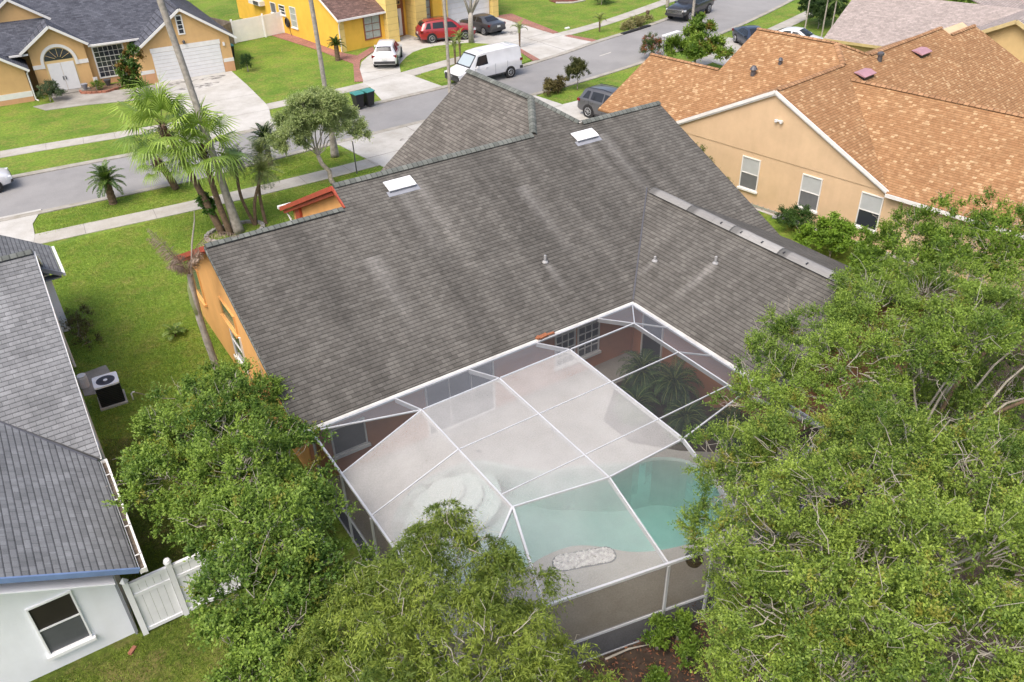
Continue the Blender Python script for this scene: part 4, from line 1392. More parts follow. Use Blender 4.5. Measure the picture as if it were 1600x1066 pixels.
for k in range(1, 6):
    a = PI * k / 6
    g.beam((-11.6 + 0.25 * math.cos(a), 1.725, zc0 + 0.12 + 0.2 * math.sin(a)), (-11.6 + 0.9 * math.cos(a), 1.725, zc0 + 0.12 + 0.78 * math.sin(a)), 0.02, 0.03, (0, 1, 0))
g.build('muntin', M_sand, fl, world=False)
for i, x in enumerate((-12.46, -11.58)):
    d = MB().box(x, x + 0.86, 1.70, 1.737, 0.12, 2.05).build('door', M_white, Q, world=False)
    xx = x + (0.78 if i == 0 else 0.08)
    MB().box(xx - 0.03, xx + 0.03, 1.66, 1.70, 0.85, 1.1).build('handle', M_steel, d, world=False)
MB().box(-12.9, -10.2, 0.9, 1.75, 0, 0.1).build('door_step', M_oldc, Q, world=False)
window(Q, (-9.2, 2.165, 0.52), (1, 0, 0), 1.98, 2.12, (0, -1, 0), [M_glass], (2, 3), 0.1, sill=False)
g = MB()
for x in (-8.87, -8.54, -7.88, -7.55):
    g.box(x - 0.012, x + 0.012, 2.135, 2.15, 0.52, 2.64)
for z in (0.87, 1.58, 2.29):
    g.box(-9.2, -7.22, 2.135, 2.15, z - 0.012, z + 0.012)
g.build('muntin', M_trim, Q, world=False)
MB().tube([(-13.7, 0.45, 2.15), (-13.85, 0.5, 1.9), (-13.85, 0.52, 0.1), (-13.7, 0.3, 0.05)], 0.05, 6).build('downspout', M_trim, Q, world=False)

# ------------------------------------------------------------------ yellow house (local frame)
Y = thing('yellow_house', 'bright yellow house with cream quoin columns and brown roof, top middle', 'house', (26.1, 65.4, 0), R(7.5))
zy = lambda x, y: 2.62 + 0.52 * (y + 0.4)
mb = MB()
mb.slab([(-0.25, -0.4), (4.35, -0.4), (4.35, 9), (-0.25, 9)], zy, (1, 0))
mb.slab([(-0.25, 9), (18, 9), (18, 19.5), (-0.25, 19.5)], lambda x, y: 7.51 - 0.45 * (y - 9), (1, 0))
mb.slab([(4.35, 3), (18, 3), (18, 9), (4.35, 9)], zy, (1, 0))
mb.slab([(4.1, -0.9), (7.0, -0.9), (7.0, 8), (4.1, 8)], lambda x, y: 5.9 - 0.3 * (7.0 - x), (0, 1))
mb.slab([(8.8, -0.9), (7.0, -0.9), (7.0, 8), (8.8, 8)], lambda x, y: 5.9 - 0.3 * (x - 7.0), (0, 1))
mb.slab([(10.7, 0.4), (17.6, 0.4), (17.6, 5), (10.7, 5)], lambda x, y: 2.9 + 0.5 * (y - 0.4), (1, 0))
mb.build('roof', M_roofbr, Y, world=False)
g = MB()
g.extr([(0, y, z) for y, z in ((0, 0), (0, 2.45), (9, 7.3), (19, 2.8), (19, 0))], (4.4, 0, 0))
g.box(4.4, 17.3, 1.0, 18, 0, 5.2)
g.box(9.8, 11.0, 0.6, 1.0, 0, 3.2)
g.extr([(4.3, -0.3, 3.6), (8.6, -0.3, 3.6), (8.6, -0.3, 5.2), (7, -0.3, 5.7), (4.3, -0.3, 5.0)], (0, 1.3, 0))
g.build('wall', M_yel, Y, world=False)
g = MB()
g.box(-0.3, 4.35, -0.50, -0.41, 2.48, 2.62)
g.beam((-0.28, -0.45, 2.52), (-0.28, 9, 7.42), 0.05, 0.16)
g.tube([(-0.1, -0.42, 2.45), (-0.12, -0.2, 2.2), (-0.08, -0.08, 1.9), (-0.08, -0.08, 0.1)], 0.04, 6)
g.build('gutter', M_trim, Y, world=False)


def quoin(x0, x1, y0, y1, h):
    g = MB()
    k = int(h / 0.5)
    for i in range(k):
        z = i * h / k
        g.box(x0, x1, y0, y1, z + 0.015, z + h / k - 0.015)
    c = g.build('column', M_cream, Y, world=False)
    MB().box(x0 + 0.015, x1 - 0.015, y0 + 0.015, y1, 0, h).build('joint', plain('quoin joint', (0.5, 0.36, 0.12), 0.9), c, world=False)


quoin(-0.04, 0.42, -0.06, 0.0, 2.4)
quoin(4.25, 5.35, -0.55, 0.95, 3.6)
quoin(7.2, 8.3, -0.55, 0.95, 3.6)
quoin(10.75, 11.35, 0.5, 0.97, 3.0)
quoin(16.5, 17.2, 0.5, 0.97, 3.0)
M_brown = plain('red brown frame', (0.25, 0.085, 0.04), 0.6)
window(Y, (2.36, -0.005, 0.65), (1, 0, 0), 1.45, 1.7, (0, -1, 0), [M_curtain], (2, 3), 0.1, sill=False, fmat=M_brown)
window(Y, (8.45, 0.995, 0.75), (1, 0, 0), 1.3, 2.4, (0, -1, 0), [M_curtain], (2, 4), 0.08, sill=False, fmat=M_brown)
d = MB().box(5.72, 6.68, 0.93, 0.995, 0.1, 2.3).build('front_door', M_white, Y, world=False)
MB().extr([(6.2 + 0.2 * math.cos(2 * PI * k / 20), 0.91, 1.25 + 0.7 * math.sin(2 * PI * k / 20)) for k in range(20)], (0, 0.02, 0)).build('oval_glass', M_screen_pane, d, world=False)
g = MB()
g.box(5.55, 5.71, 0.94, 0.998, 0.0, 3.2).box(6.69, 6.95, 0.94, 0.998, 0.0, 3.2).box(5.71, 6.69, 0.94, 0.998, 2.31, 2.6)
g.build('door_frame', M_brown, Y, world=False)
window(Y, (5.8, 0.99, 2.68), (1, 0, 0), 0.85, 0.5, (0, -1, 0), [M_glass], (4, 2), 0.04, sill=False, fmat=M_sand)
gd = MB()
for k in range(5):
    gd.box(11.4, 16.45, 0.94 - 0.004 * (k % 2), 0.98, 0.03 + k * 0.46, 0.03 + k * 0.46 + 0.445)
gd.build('garage_door', M_white, Y, world=False)
for (v0, z0, w, h, m) in ((8.1 + 0.0, 0.85, 0.95, 1.6, M_curtain),):
    window(Y, (-0.005, v0, z0), (0, -1, 0), w, h, (-1, 0, 0), [m], (1, 3), 0.06)
window(Y, (-0.005, 10.1, 1.65), (0, -1, 0), 1.0, 0.7, (-1, 0, 0), [M_glass], (1, 3), 0.06)
window(Y, (-0.005, 11.7, 1.55), (0, -1, 0), 0.9, 0.8, (-1, 0, 0), [M_screen_pane], (1, 1), 0.05)
g = MB()
g.box(-0.5, 0, 12.9, 15.2, 1.9, 2.3)
g.build('window_unit', M_trim, Y, world=False)
MB().box(-0.52, -0.49, 13.2, 14.2, 1.95, 2.25).build('unit_grille', M_steel, Y, world=False)
g = MB()
ring = [(-0.1, 8.85 + 0.34 * math.cos(2 * PI * k / 16), 1.05 + 0.34 * math.sin(2 * PI * k / 16)) for k in range(17)]
g.tube(ring, 0.07, 6, False).disc((-0.09, 8.85, 1.05), 0.33, 16, 'X')
g.tube([(-0.1, 8.6, 0.8), (-0.12, 8.5, 0.3), (-0.15, 8.3, 0.05)], 0.025, 5)
tag(g.build('garden_hose', M_black), 'coiled black garden hose hanging on the yellow side wall', 'hose') if False else g.build('hose_reel', M_black, Y, world=False)
# white fence and wood fence between the far houses
t = thing('white_panel_fence', 'white solid fence between the peach and the yellow house', 'fence', (22.5, 74.7, 0))
for a, b in (((20.1, 74.3), (22.9, 74.75)), ((22.95, 74.76), (24.75, 75.2))):
    va, vb = Vector((*a, 0.93)), Vector((*b, 0.93))
    MB().beam(va, vb, 0.05, 1.78).build('panel', M_vinyl, t)
for x, y in ((20.05, 74.3), (22.92, 74.75), (24.78, 75.2)):
    MB().box(x - 0.07, x + 0.07, y - 0.07, y + 0.07, 0, 1.95).build('post', M_vinyl, t)
t = thing('wood_fence', 'weathered grey wood fence behind the peach house garage corner', 'fence', (19.3, 75.0, 0))
for a, b in (((20.0, 74.3), (18.2, 72.5)), ((20.0, 74.4), (17.3, 84))):
    n = 12
    g = MB()
    for k in range(n):
        p = Vector(a) + (Vector(b) - Vector(a)) * (k / n)
        q = Vector(a) + (Vector(b) - Vector(a)) * ((k + 0.94) / n)
        g.beam((*p, 0.9), (*q, 0.9), 0.03, 1.75)
    g.build('board_panel', M_wood, t)

# ------------------------------------------------------------------ pale roofed house at the far right (local frame)
U = thing('pale_roof_house', 'house with pinkish beige roof beyond the orange roof, top right', 'house', (50.6, 35.1, 0), R(17))
zq = lambda x, y: 2.7 + 0.42 * (x)
mb = MB()
mb.slab([(0, 2.2), (0, -14), (5.2, -14), (5.2, 2.2)], zq, (0, 1))
mb.slab([(5.2, 2.2), (5.2, -14), (11, -14), (11, 2.2)], lambda x, y: 2.7 + 0.42 * (10.4 - x), (0, 1))
mb.slab([(6, -3.4), (19, -3.4), (19, 3), (6, 3)], lambda x, y: 5.75 - 0.42 * abs(y + 3.4), (1, 0))
mb.slab([(6, -3.4), (19, -3.4), (19, -9), (6, -9)], lambda x, y: 5.75 - 0.42 * abs(y + 3.4), (1, 0))
ur = mb.build('roof', M_roofp, U, world=False)
MB().lathe([(0.10, -0.1), (0.10, 0.3), (0.16, 0.32), (0.05, 0.45)], (9.0, -1.8, 5.05), 8).build('vent_pipe', M_steel, ur, world=False)
g = MB()
g.box(0.5, 10, -13.6, 1.8, 0, 2.75)
g.build('wall', M_sand, U, world=False)
g = MB()
g.box(-0.03, 0.02, -14, 2.2, 2.5, 2.68)
g.build('fascia', plain('tan fascia', (0.45, 0.36, 0.16), 0.7), U, world=False)
V = thing('tan_gable_house', 'tan gable end with beige roof cut by the right edge above the orange roof', 'house', (52.0, 25.6, 0), R(12))
zv = lambda x, y: 5.6 - 0.5 * abs(y)
mb = MB()
mb.slab([(-0.4, 0), (14, 0), (14, 6), (-0.4, 6)], zv, (1, 0))
mb.slab([(-0.4, 0), (14, 0), (14, -6), (-0.4, -6)], zv, (1, 0))
mb.build('roof', M_roofp, V, world=False)
g = MB()
g.extr([(0, -5.6, 0), (0, -5.6, 2.65), (0, 0, 5.45), (0, 5.6, 2.65), (0, 5.6, 0)], (13, 0, 0))
g.build('wall', M_sand, V, world=False)
g = MB()
for s in (1, -1):
    g.beam((-0.42, 0, 5.5), (-0.42, s * 6, 2.5), 0.06, 0.22)
g.build('rake_board', plain('tan rake board', (0.50, 0.40, 0.20), 0.7), V, world=False)
# ------------------------------------------------------------------ vehicles
M_tyre = plain('tyre rubber', (0.018, 0.018, 0.019), 0.85)
M_rim = plain('alloy rim', (0.42, 0.43, 0.44), 0.35, 0.5)
M_cglass, _nt, _b = new_mat('car glass')
_b.inputs['Base Color'].default_value = (0.018, 0.02, 0.024, 1)
_b.inputs['Roughness'].default_value = 0.06
M_shade, _nt, _b = new_mat('windscreen sunshade')
_b.inputs['Base Color'].default_value = (0.36, 0.42, 0.44, 1)
_b.inputs['Roughness'].default_value = 0.3
_b.inputs['Coat Weight'].default_value = 1.0
M_plastic = plain('bumper plastic', (0.035, 0.035, 0.037), 0.6)
M_lamp_r, _nt, _b = new_mat('tail lamp')
_b.inputs['Base Color'].default_value = (0.16, 0.008, 0.008, 1)
_b.inputs['Roughness'].default_value = 0.12
M_lamp_w, _nt, _b = new_mat('headlamp')
_b.inputs['Base Color'].default_value = (0.62, 0.64, 0.66, 1)
_b.inputs['Roughness'].default_value = 0.1
M_plate = plain('number plate', (0.55, 0.57, 0.55), 0.4)
M_chrome, _nt, _b = new_mat('chrome')
_b.inputs['Base Color'].default_value = (0.66, 0.67, 0.69, 1)
_b.inputs['Metallic'].default_value = 0.9
_b.inputs['Roughness'].default_value = 0.25


def paint(name, c, rough=0.3):
    m, nt, b = new_mat(name)
    b.inputs['Base Color'].default_value = c4(c)
    b.inputs['Roughness'].default_value = rough
    b.inputs['Coat Weight'].default_value = 0.7
    b.inputs['Coat Roughness'].default_value = 0.08
    f = noise(nt, objc(nt), 2.0, 3.0)
    L(nt, ramp(nt, f, [(0.3, tuple(x * 0.93 for x in c)), (0.7, tuple(min(1, x * 1.04) for x in c))]), b.inputs['Base Color'])
    return m


def lerp_stations(S, x):
    if x <= S[0][0]:
        return S[0]
    for i in range(len(S) - 1):
        if S[i][0] <= x <= S[i + 1][0]:
            t = (x - S[i][0]) / (S[i + 1][0] - S[i][0])
            return tuple(a + (b - a) * t for a, b in zip(S[i], S[i + 1]))
    return S[-1]


def body_mesh(S):
    """stations (x, z_bottom, z_belt, z_top, half_width, half_width_top) from tail to nose"""
    g = MB()

    def ring(s):
        x, zb, zl, zt, w, wt = s
        half = [(0, zb), (w * 0.82, zb), (w * 0.97, zb + 0.07), (w, zb + (zl - zb) * 0.45), (w * 0.985, zl - 0.05), (w * 0.955, zl), (wt, zt - 0.055), (wt * 0.93, zt - 0.012), (wt * 0.6, zt + 0.012), (0, zt + 0.02)]
        return [Vector((x, y, z)) for y, z in half] + [Vector((x, -y, z)) for y, z in half[-2:0:-1]]
    rs = [ring(s) for s in S]
    n = len(rs[0])
    idx = []
    for r in rs:
        i0 = len(g.v)
        g.v += [tuple(p) for p in r]
        idx.append(i0)
    for i in range(len(rs) - 1):
        for k in range(n):
            g.f.append((idx[i] + k, idx[i] + (k + 1) % n, idx[i + 1] + (k + 1) % n, idx[i + 1] + k))
            g.uv.append([(0, 0)] * 4)
    g.f.append(tuple(range(idx[0], idx[0] + n)))
    g.uv.append([(0, 0)] * n)
    g.f.append(tuple(range(idx[-1], idx[-1] + n))[::-1])
    g.uv.append([(0, 0)] * n)
    return g


def side_patch(S, x0, x1, s, t0=0.1, t1=0.86, slant0=0.0, slant1=0.0, k=6):
    g = MB()
    pa = []
    for i in range(k + 1):
        row = []
        for t, sl0, sl1 in ((t0, 0, 0), (t1, slant0, slant1)):
            x = (x0 + sl0) + ((x1 + sl1) - (x0 + sl0)) * i / k
            st_ = lerp_stations(S, x)
            _, zb, zl, zt, w, wt = st_
            a = Vector((x, s * w * 0.955, zl))
            b = Vector((x, s * wt, zt - 0.055))
            p = a + (b - a) * t
            p.y += s * 0.012
            row.append(p)
        pa.append(row)
    for i in range(k):
        g.face([pa[i][0], pa[i + 1][0], pa[i + 1][1], pa[i][1]])
    return g


def top_patch(S, x0, x1, f=0.86, off=0.018, k=5):
    g = MB()
    rows = []
    for i in range(k + 1):
        x = x0 + (x1 - x0) * i / k
        st_ = lerp_stations(S, x)
        wt, zt = st_[5], st_[3]
        rows.append([Vector((x, y * wt, zt + z)) for y, z in ((-f, -0.002), (-0.55, 0.014), (0, 0.02), (0.55, 0.014), (f, -0.002))])
    d = 1 if rows[-1][2].z < rows[0][2].z else -1
    for r in rows:
        for p in r:
            p.z += off * 0.55
            p.x += d * off
    for i in range(k):
        for j in range(4):
            g.face([rows[i][j], rows[i + 1][j], rows[i + 1][j + 1], rows[i][j + 1]])
    return g


def vehicle(name, label, cat, x, y, ang, S, wb, wr, track, col, glass_side, glass_rear, glass_front, wind_mat=None, ax0=0.0, group='parked cars', rear=True, lower=None, rails=False, z=0.045, sill=True):
    t = thing(name, label, cat, (x, y, z), R(ang), group)
    P = paint(name + ' paint', col)
    body = body_mesh(S).build('body', P, t, world=False, smooth=True)
    md = body.modifiers.new('bevel', 'EDGE_SPLIT')
    md.split_angle = R(38)
    for s in (1, -1):
        for (a, b, s0, s1) in glass_side:
            side_patch(S, a, b, s, slant0=s0, slant1=s1).build('window', M_cglass, t, world=False)
    if glass_rear:
        top_patch(S, *glass_rear).build('rear_window', M_cglass, t, world=False)
    if glass_front:
        top_patch(S, *glass_front).build('windshield', wind_mat or M_cglass, t, world=False)
    for ax in (-wb / 2 + ax0, wb / 2 + ax0):
        for s in (1, -1):
            yo = s * track / 2
            MB().tube([(ax, yo - s * 0.20, wr + 0.01), (ax, yo + s * 0.012, wr + 0.01)], [wr * 1.17, wr * 1.17], 22).build('wheel_arch', M_black, t, world=False)
            w = MB().tube([(ax, yo - s * 0.19, wr), (ax, yo + s * 0.025, wr), (ax, yo + s * 0.03, wr)], [wr, wr, wr * 0.93], 22).build('wheel', M_tyre, t, world=False)
            g = MB()
            g.tube([(ax, yo + s * 0.02, wr), (ax, yo + s * 0.034, wr)], [wr * 0.3, wr * 0.24], 12)
            for k in range(7):
                a = 2 * PI * k / 7
                g.beam((ax + wr * 0.1 * math.cos(a), yo + s * 0.036, wr + wr * 0.1 * math.sin(a)), (ax + wr * 0.64 * math.cos(a), yo + s * 0.034, wr + wr * 0.64 * math.sin(a)), 0.015, 0.07, (0, 1, 0))
            ring = [(ax + wr * 0.64 * math.cos(2 * PI * k / 20), yo + s * 0.032, wr + wr * 0.64 * math.sin(2 * PI * k / 20)) for k in range(21)]
            g.tube(ring, 0.022, 5, False)
            g.build('rim', M_rim, w, world=False)
    xr, xf = S[0][0], S[-1][0]
    wdt = max(s[4] for s in S)
    sr, sf = S[2], S[-3]
    zr = sr[2]
    for s in (1, -1):
        g = MB().obox((S[2][0] - 0.02, s * (sr[4] - 0.09), zr - 0.10), (0.22, 0.25, 0.17), 0)
        g.build('tail_light', M_lamp_r, t, world=False)
        MB().obox((S[-3][0] + 0.03, s * (sf[4] - 0.15), sf[2] - 0.10), (0.26, 0.30, 0.15), -s * 0.25).build('headlight', M_lamp_w, t, world=False)
        mx = glass_side[-1][1] - 0.12
        st_ = lerp_stations(S, mx)
        MB().obox((mx, s * (st_[4] + 0.07), st_[2] + 0.06), (0.12, 0.2, 0.14), 0).build('mirror', P, t, world=False)
    MB().box(xr - 0.03, xr + 0.25, -wdt * 0.86, wdt * 0.86, S[0][1] - 0.02, S[0][1] + 0.17).build('rear_bumper', lower or M_plastic, t, world=False)
    MB().box(xf - 0.25, xf + 0.03, -wdt * 0.84, wdt * 0.84, S[-1][1] - 0.02, S[-1][1] + 0.17).build('front_bumper', lower or M_plastic, t, world=False)
    MB().box(xr - 0.045, xr - 0.01, -0.16, 0.16, S[0][1] + 0.26, S[0][1] + 0.40).build('number_plate', M_plate, t, world=False)
    MB().box(xf - 0.04, xf + 0.035, -wdt * 0.5, wdt * 0.5, S[-1][1] + 0.20, S[-1][2] - 0.06).build('grille', M_plastic, t, world=False)
    for (a, b, _, _) in glass_side[:2]:
        for s in (1, -1):
            st_ = lerp_stations(S, a + 0.12)
            MB().obox((a + 0.16, s * (st_[4] + 0.012), st_[2] - 0.13), (0.18, 0.03, 0.035)).build('door_handle', P, t, world=False)
    for (a, b, _, _) in glass_side:
        for s in (1, -1):
            x_ = b + 0.05
            st_ = lerp_stations(S, x_)
            MB().beam((x_, s * (st_[4] * 0.985 + 0.004), st_[2] - 0.03), (x_, s * (st_[4] * 0.985 + 0.006), st_[1] + 0.12), 0.012, 0.012, (0, 1, 0)).build('door_seam', M_black, t, world=False)
    if sill:
        for s in (1, -1):
            MB().box(-wb / 2 + wr * 1.15 + ax0, wb / 2 - wr * 1.15 + ax0, s * wdt * 0.965 - 0.02, s * wdt * 0.965 + 0.022, S[5][1] - 0.01, S[5][1] + 0.10).build('sill', M_plastic, t, world=False)
    if rails:
        for s in (1, -1):
            MB().tube([(S[4][0], s * 0.52, S[4][3] + 0.03), (S[5][0], s * 0.54, S[5][3] + 0.06), (S[6][0], s * 0.52, S[6][3] + 0.04)], 0.02, 5).build('roof_rail', M_plastic, t, world=False)
    return t


SUV = [(-2.24, .42, .84, .90, .78, .70), (-2.18, .34, .98, 1.06, .88, .74), (-2.08, .30, 1.03, 1.20, .91, .70), (-1.90, .26, 1.05, 1.50, .92, .63), (-1.62, .24, 1.05, 1.62, .925, .60), (-.45, .24, 1.02, 1.67, .925, .61),
       (.30, .24, 1.00, 1.62, .92, .60), (.62, .24, .99, 1.44, .92, .64), (1.12, .24, .98, 1.06, .915, .76), (1.65, .25, .93, 1.0, .90, .76), (2.05, .28, .84, .89, .86, .72), (2.20, .34, .72, .78, .78, .66), (2.25, .40, .64, .68, .70, .58)]


def scaled(S, fx, fz=1.0, fw=1.0):
    return [(a * fx, b * fz, c * fz, d * fz, e * fw, f * fw) for a, b, c, d, e, f in S]


h = R(57.3)
vehicle('compact_suv', 'white compact SUV seen from behind on the curved driveway', 'car', 27.07 + 1.33 * math.cos(h), 59.2 + 1.33 * math.sin(h), 57.3, SUV, 2.67, 0.36, 1.86, (0.66, 0.66, 0.67),
        [(-1.75, -1.35, 0.25, 0.0), (-1.25, -.35, 0.05, 0.0), (-.25, .82, 0.0, -0.42)], (-2.04, -1.76), (.42, 1.06))
Sx = scaled(SUV, 1.09, 1.03, 1.02)
vehicle('red_suv', 'dark red SUV parked in front of the yellow house entrance', 'car', 34.95, 63.75, -15, Sx, 2.9, 0.37, 1.90, (0.30, 0.018, 0.022),
        [(-1.95, -1.45, 0.25, 0.0), (-1.3, -.35, 0.05, 0.0), (-.25, .9, 0.0, -0.45)], (-2.22, -1.92), (.46, 1.15), rails=True)
SED = [(-2.30, .42, .78, .84, .74, .66), (-2.22, .34, .90, .97, .84, .72), (-2.05, .30, .96, 1.02, .88, .76), (-1.65, .24, .97, 1.06, .90, .76), (-1.0, .22, .95, 1.34, .905, .60), (-.4, .22, .93, 1.43, .905, .57),
       (.25, .22, .91, 1.41, .90, .57), (.60, .22, .90, 1.26, .90, .62), (1.15, .22, .89, .96, .895, .74), (1.7, .24, .82, .88, .87, .72), (2.1, .28, .72, .77, .82, .66), (2.24, .34, .62, .67, .74, .6), (2.28, .40, .56, .6, .66, .52)]
h = R(98)
vehicle('dark_sedan', 'dark grey sedan facing the white garage door of the yellow house', 'car', 39.0 + 1.35 * math.cos(h), 62.9 + 1.35 * math.sin(h), 98, SED, 2.7, 0.33, 1.80, (0.045, 0.047, 0.051),
        [(-1.15, -.25, 0.32, 0.0), (-.15, .82, 0.0, -0.36)], (-1.6, -1.02), (.3, 1.08))
VAN = [(-2.80, .52, 1.05, 1.12, .92, .86), (-2.78, .48, 1.22, 1.95, .97, .80), (-2.70, .44, 1.24, 2.05, .98, .80), (-2.55, .40, 1.25, 2.10, .99, .80), (-1.2, .38, 1.25, 2.13, 1.0, .81), (.2, .38, 1.24, 2.12, 1.0, .80),
       (.95, .38, 1.22, 2.06, .99, .78), (1.12, .38, 1.21, 1.98, .985, .77), (1.78, .38, 1.17, 1.24, .97, .86), (2.25, .40, 1.05, 1.13, .95, .84), (2.62, .42, .95, 1.02, .92, .80), (2.74, .46, .88, .94, .88, .74), (2.78, .5, .8, .84, .84, .7)]
v = vehicle('cargo_van', 'white windowless cargo van parked along the far kerb', 'van', 31.15, 51.55, 184.5, VAN, 3.43, 0.37, 2.02, (0.66, 0.66, 0.67),
            [(0.25, 1.35, 0.05, -0.32)], None, (1.18, 1.75), wind_mat=M_shade, ax0=0.02, group=None)
for s in (1, -1):
    MB().box(-2.6, -2.5, s * 0.86 - 0.05, s * 0.86 + 0.05, 2.0, 2.07) if False else None
MB().box(-2.86, -2.78, -0.98, 0.98, 0.48, 0.66).build('step_bumper', M_black, v, world=False)
for s in (1, -1):
    MB().box(-2.84, -2.6, s * 0.94 - 0.06, s * 0.94 + 0.06, 0.50, 0.68).build('bumper_corner', M_black, v, world=False)
top_patch(VAN, 1.10, 1.80, f=0.97, off=0.012).build('windshield_seal', M_black, v, world=False)
for x_ in (-1.45, -0.35):
    st_ = lerp_stations(VAN, x_)
    for s in (1, -1):
        MB().beam((x_, s * 0.998, 1.24), (x_, s * 1.004, 0.5), 0.012, 0.012, (0, 1, 0)).build('panel_seam', M_soff, v, world=False)
g = MB()
for (a, b) in ((-2.2, -1.2), (-0.9, 0.6)):
    for yy in (-0.35, 0.0, 0.35):
        g.box(a, b, yy - 0.05, yy + 0.05, 2.14, 2.162)
g.build('roof_rib', M_white, v, world=False)
MB().box(2.66, 2.80, -0.86, 0.86, 0.44, 0.88).build('front_grille', M_black, v, world=False)
MB().box(2.80, 2.815, -0.12, 0.12, 0.69, 0.78).build('badge', M_chrome, v, world=False)
# black pickup
PK = [(-2.85, .55, 1.02, 1.06, .92, .86), (-2.80, .50, 1.12, 1.15, .96, .90), (-2.70, .46, 1.14, 1.17, .98, .90), (-1.25, .44, 1.14, 1.17, .99, .90), (-1.18, .44, 1.15, 1.55, .99, .74), (-1.05, .44, 1.16, 1.86, .99, .68), (-.1, .44, 1.15, 1.93, .99, .68),
      (.55, .44, 1.14, 1.86, .985, .69), (1.15, .44, 1.12, 1.27, .98, .84), (1.9, .46, 1.08, 1.20, .97, .86), (2.6, .48, 1.02, 1.12, .95, .82), (2.82, .52, .92, 1.0, .9, .78), (2.88, .56, .86, .9, .86, .72)]
h = R(198)
v = vehicle('pickup_truck', 'black pickup truck with chrome grille parked on the street, top right', 'pickup truck', 54.9 - 1.95 * math.cos(h), 56.5 - 1.95 * math.sin(h), 198, PK, 3.7, 0.40, 2.0, (0.022, 0.022, 0.025),
            [(-1.0, -.15, 0.08, 0.0), (-.05, .95, 0.0, -0.36)], None, (.62, 1.12), group=None)
MB().box(2.84, 2.92, -0.72, 0.72, 0.68, 1.0).build('chrome_grille', M_chrome, v, world=False)
g = MB()
for z in (0.76, 0.85, 0.93):
    g.box(2.92, 2.935, -0.66, 0.66, z - 0.02, z + 0.02)
g.build('grille_slot', M_black, v, world=False)
MB().box(2.80, 2.95, -0.9, 0.9, 0.44, 0.66).build('chrome_bumper', M_plastic, v, world=False)
MB().box(-2.7, -1.3, -0.78, 0.78, 1.17, 1.19).build('truck_bed', M_black, v, world=False)
# two tone SUV nose-in on the next driveway
h = R(-80)
vehicle('silver_suv', 'silver grey SUV half hidden behind the orange roof on its driveway', 'car', 32.75 + 1.4 * math.cos(h), 40.3 + 1.4 * math.sin(h), -80, scaled(SUV, 1.07, 1.06, 1.03), 2.8, 0.38, 1.9, (0.075, 0.076, 0.082),
        [(-1.95, -1.45, 0.25, 0.0), (-1.3, -.35, 0.05, 0.0), (-.25, .9, 0.0, -0.45)], (-2.18, -1.88), (.46, 1.13), rails=True)
vehicle('white_car', 'white car on the street cut off by the left edge', 'car', -2.15, 50.55, 1, SED, 2.7, 0.33, 1.80, (0.65, 0.65, 0.66),
        [(-1.15, -.25, 0.32, 0.0), (-.15, .82, 0.0, -0.36)], (-1.6, -1.02), (.3, 1.08))
vehicle('navy_car', 'dark navy car behind the peak of the orange front roof', 'car', 52.9, 46.0, 245, SED, 2.7, 0.33, 1.80, (0.02, 0.028, 0.05),
        [(-1.15, -.25, 0.32, 0.0), (-.15, .82, 0.0, -0.36)], (-1.6, -1.02), (.3, 1.08))
vehicle('white_sedan', 'white sedan with dark windshield behind the orange front roof', 'car', 55.2, 43.6, -72, SED, 2.7, 0.33, 1.80, (0.65, 0.65, 0.66),
        [(-1.15, -.25, 0.32, 0.0), (-.15, .82, 0.0, -0.36)], (-1.6, -1.02), (.3, 1.08))
vehicle('blue_car', 'dark blue car at the top edge beyond the pinkish roof', 'car', 72.6, 47.2, -72, SED, 2.7, 0.33, 1.80, (0.02, 0.03, 0.075),
        [(-1.15, -.25, 0.32, 0.0), (-.15, .82, 0.0, -0.36)], (-1.6, -1.02), (.3, 1.08))

# ------------------------------------------------------------------ small street things
def bin_(x, y, rz, label, group='wheeled bins'):
    t = thing('wheeled_bin', label, 'bin', (x, y, 0.05), rz, group)
    g = MB()
    b0, b1 = 0.23, 0.31
    lo = [(-b0, -b0, 0.08), (b0, -b0, 0.08), (b0, b0, 0.08), (-b0, b0, 0.08)]
    hi = [(-b1, -b1, 0.98), (b1, -b1, 0.98), (b1, b1 + 0.05, 0.98), (-b1, b1 + 0.05, 0.98)]
    for k in range(4):
        j = (k + 1) % 4
        g.face([lo[k], lo[j], hi[j], hi[k]])
    g.face(lo[::-1]).face(hi)
    g.build('body', M_black, t, world=False)
    g = MB().extr([(-0.34, -0.35, 0.985), (-0.34, -0.35, 1.02), (-0.34, 0.0, 1.09), (-0.34, 0.40, 1.06), (-0.34, 0.40, 0.985)], (0.68, 0, 0))
    g.build('lid', M_teal, t, world=False)
    for s in (1, -1):
        MB().tube([(s * 0.24, 0.25, 0.12), (s * 0.30, 0.25, 0.12)], [0.12, 0.12], 14).build('wheel', M_tyre, t, world=False)
    MB().tube([(-0.3, 0.38, 0.9), (-0.3, 0.43, 0.93), (0.3, 0.43, 0.93), (0.3, 0.38, 0.9)], 0.02, 6).build('handle', M_black, t, world=False)
    return t


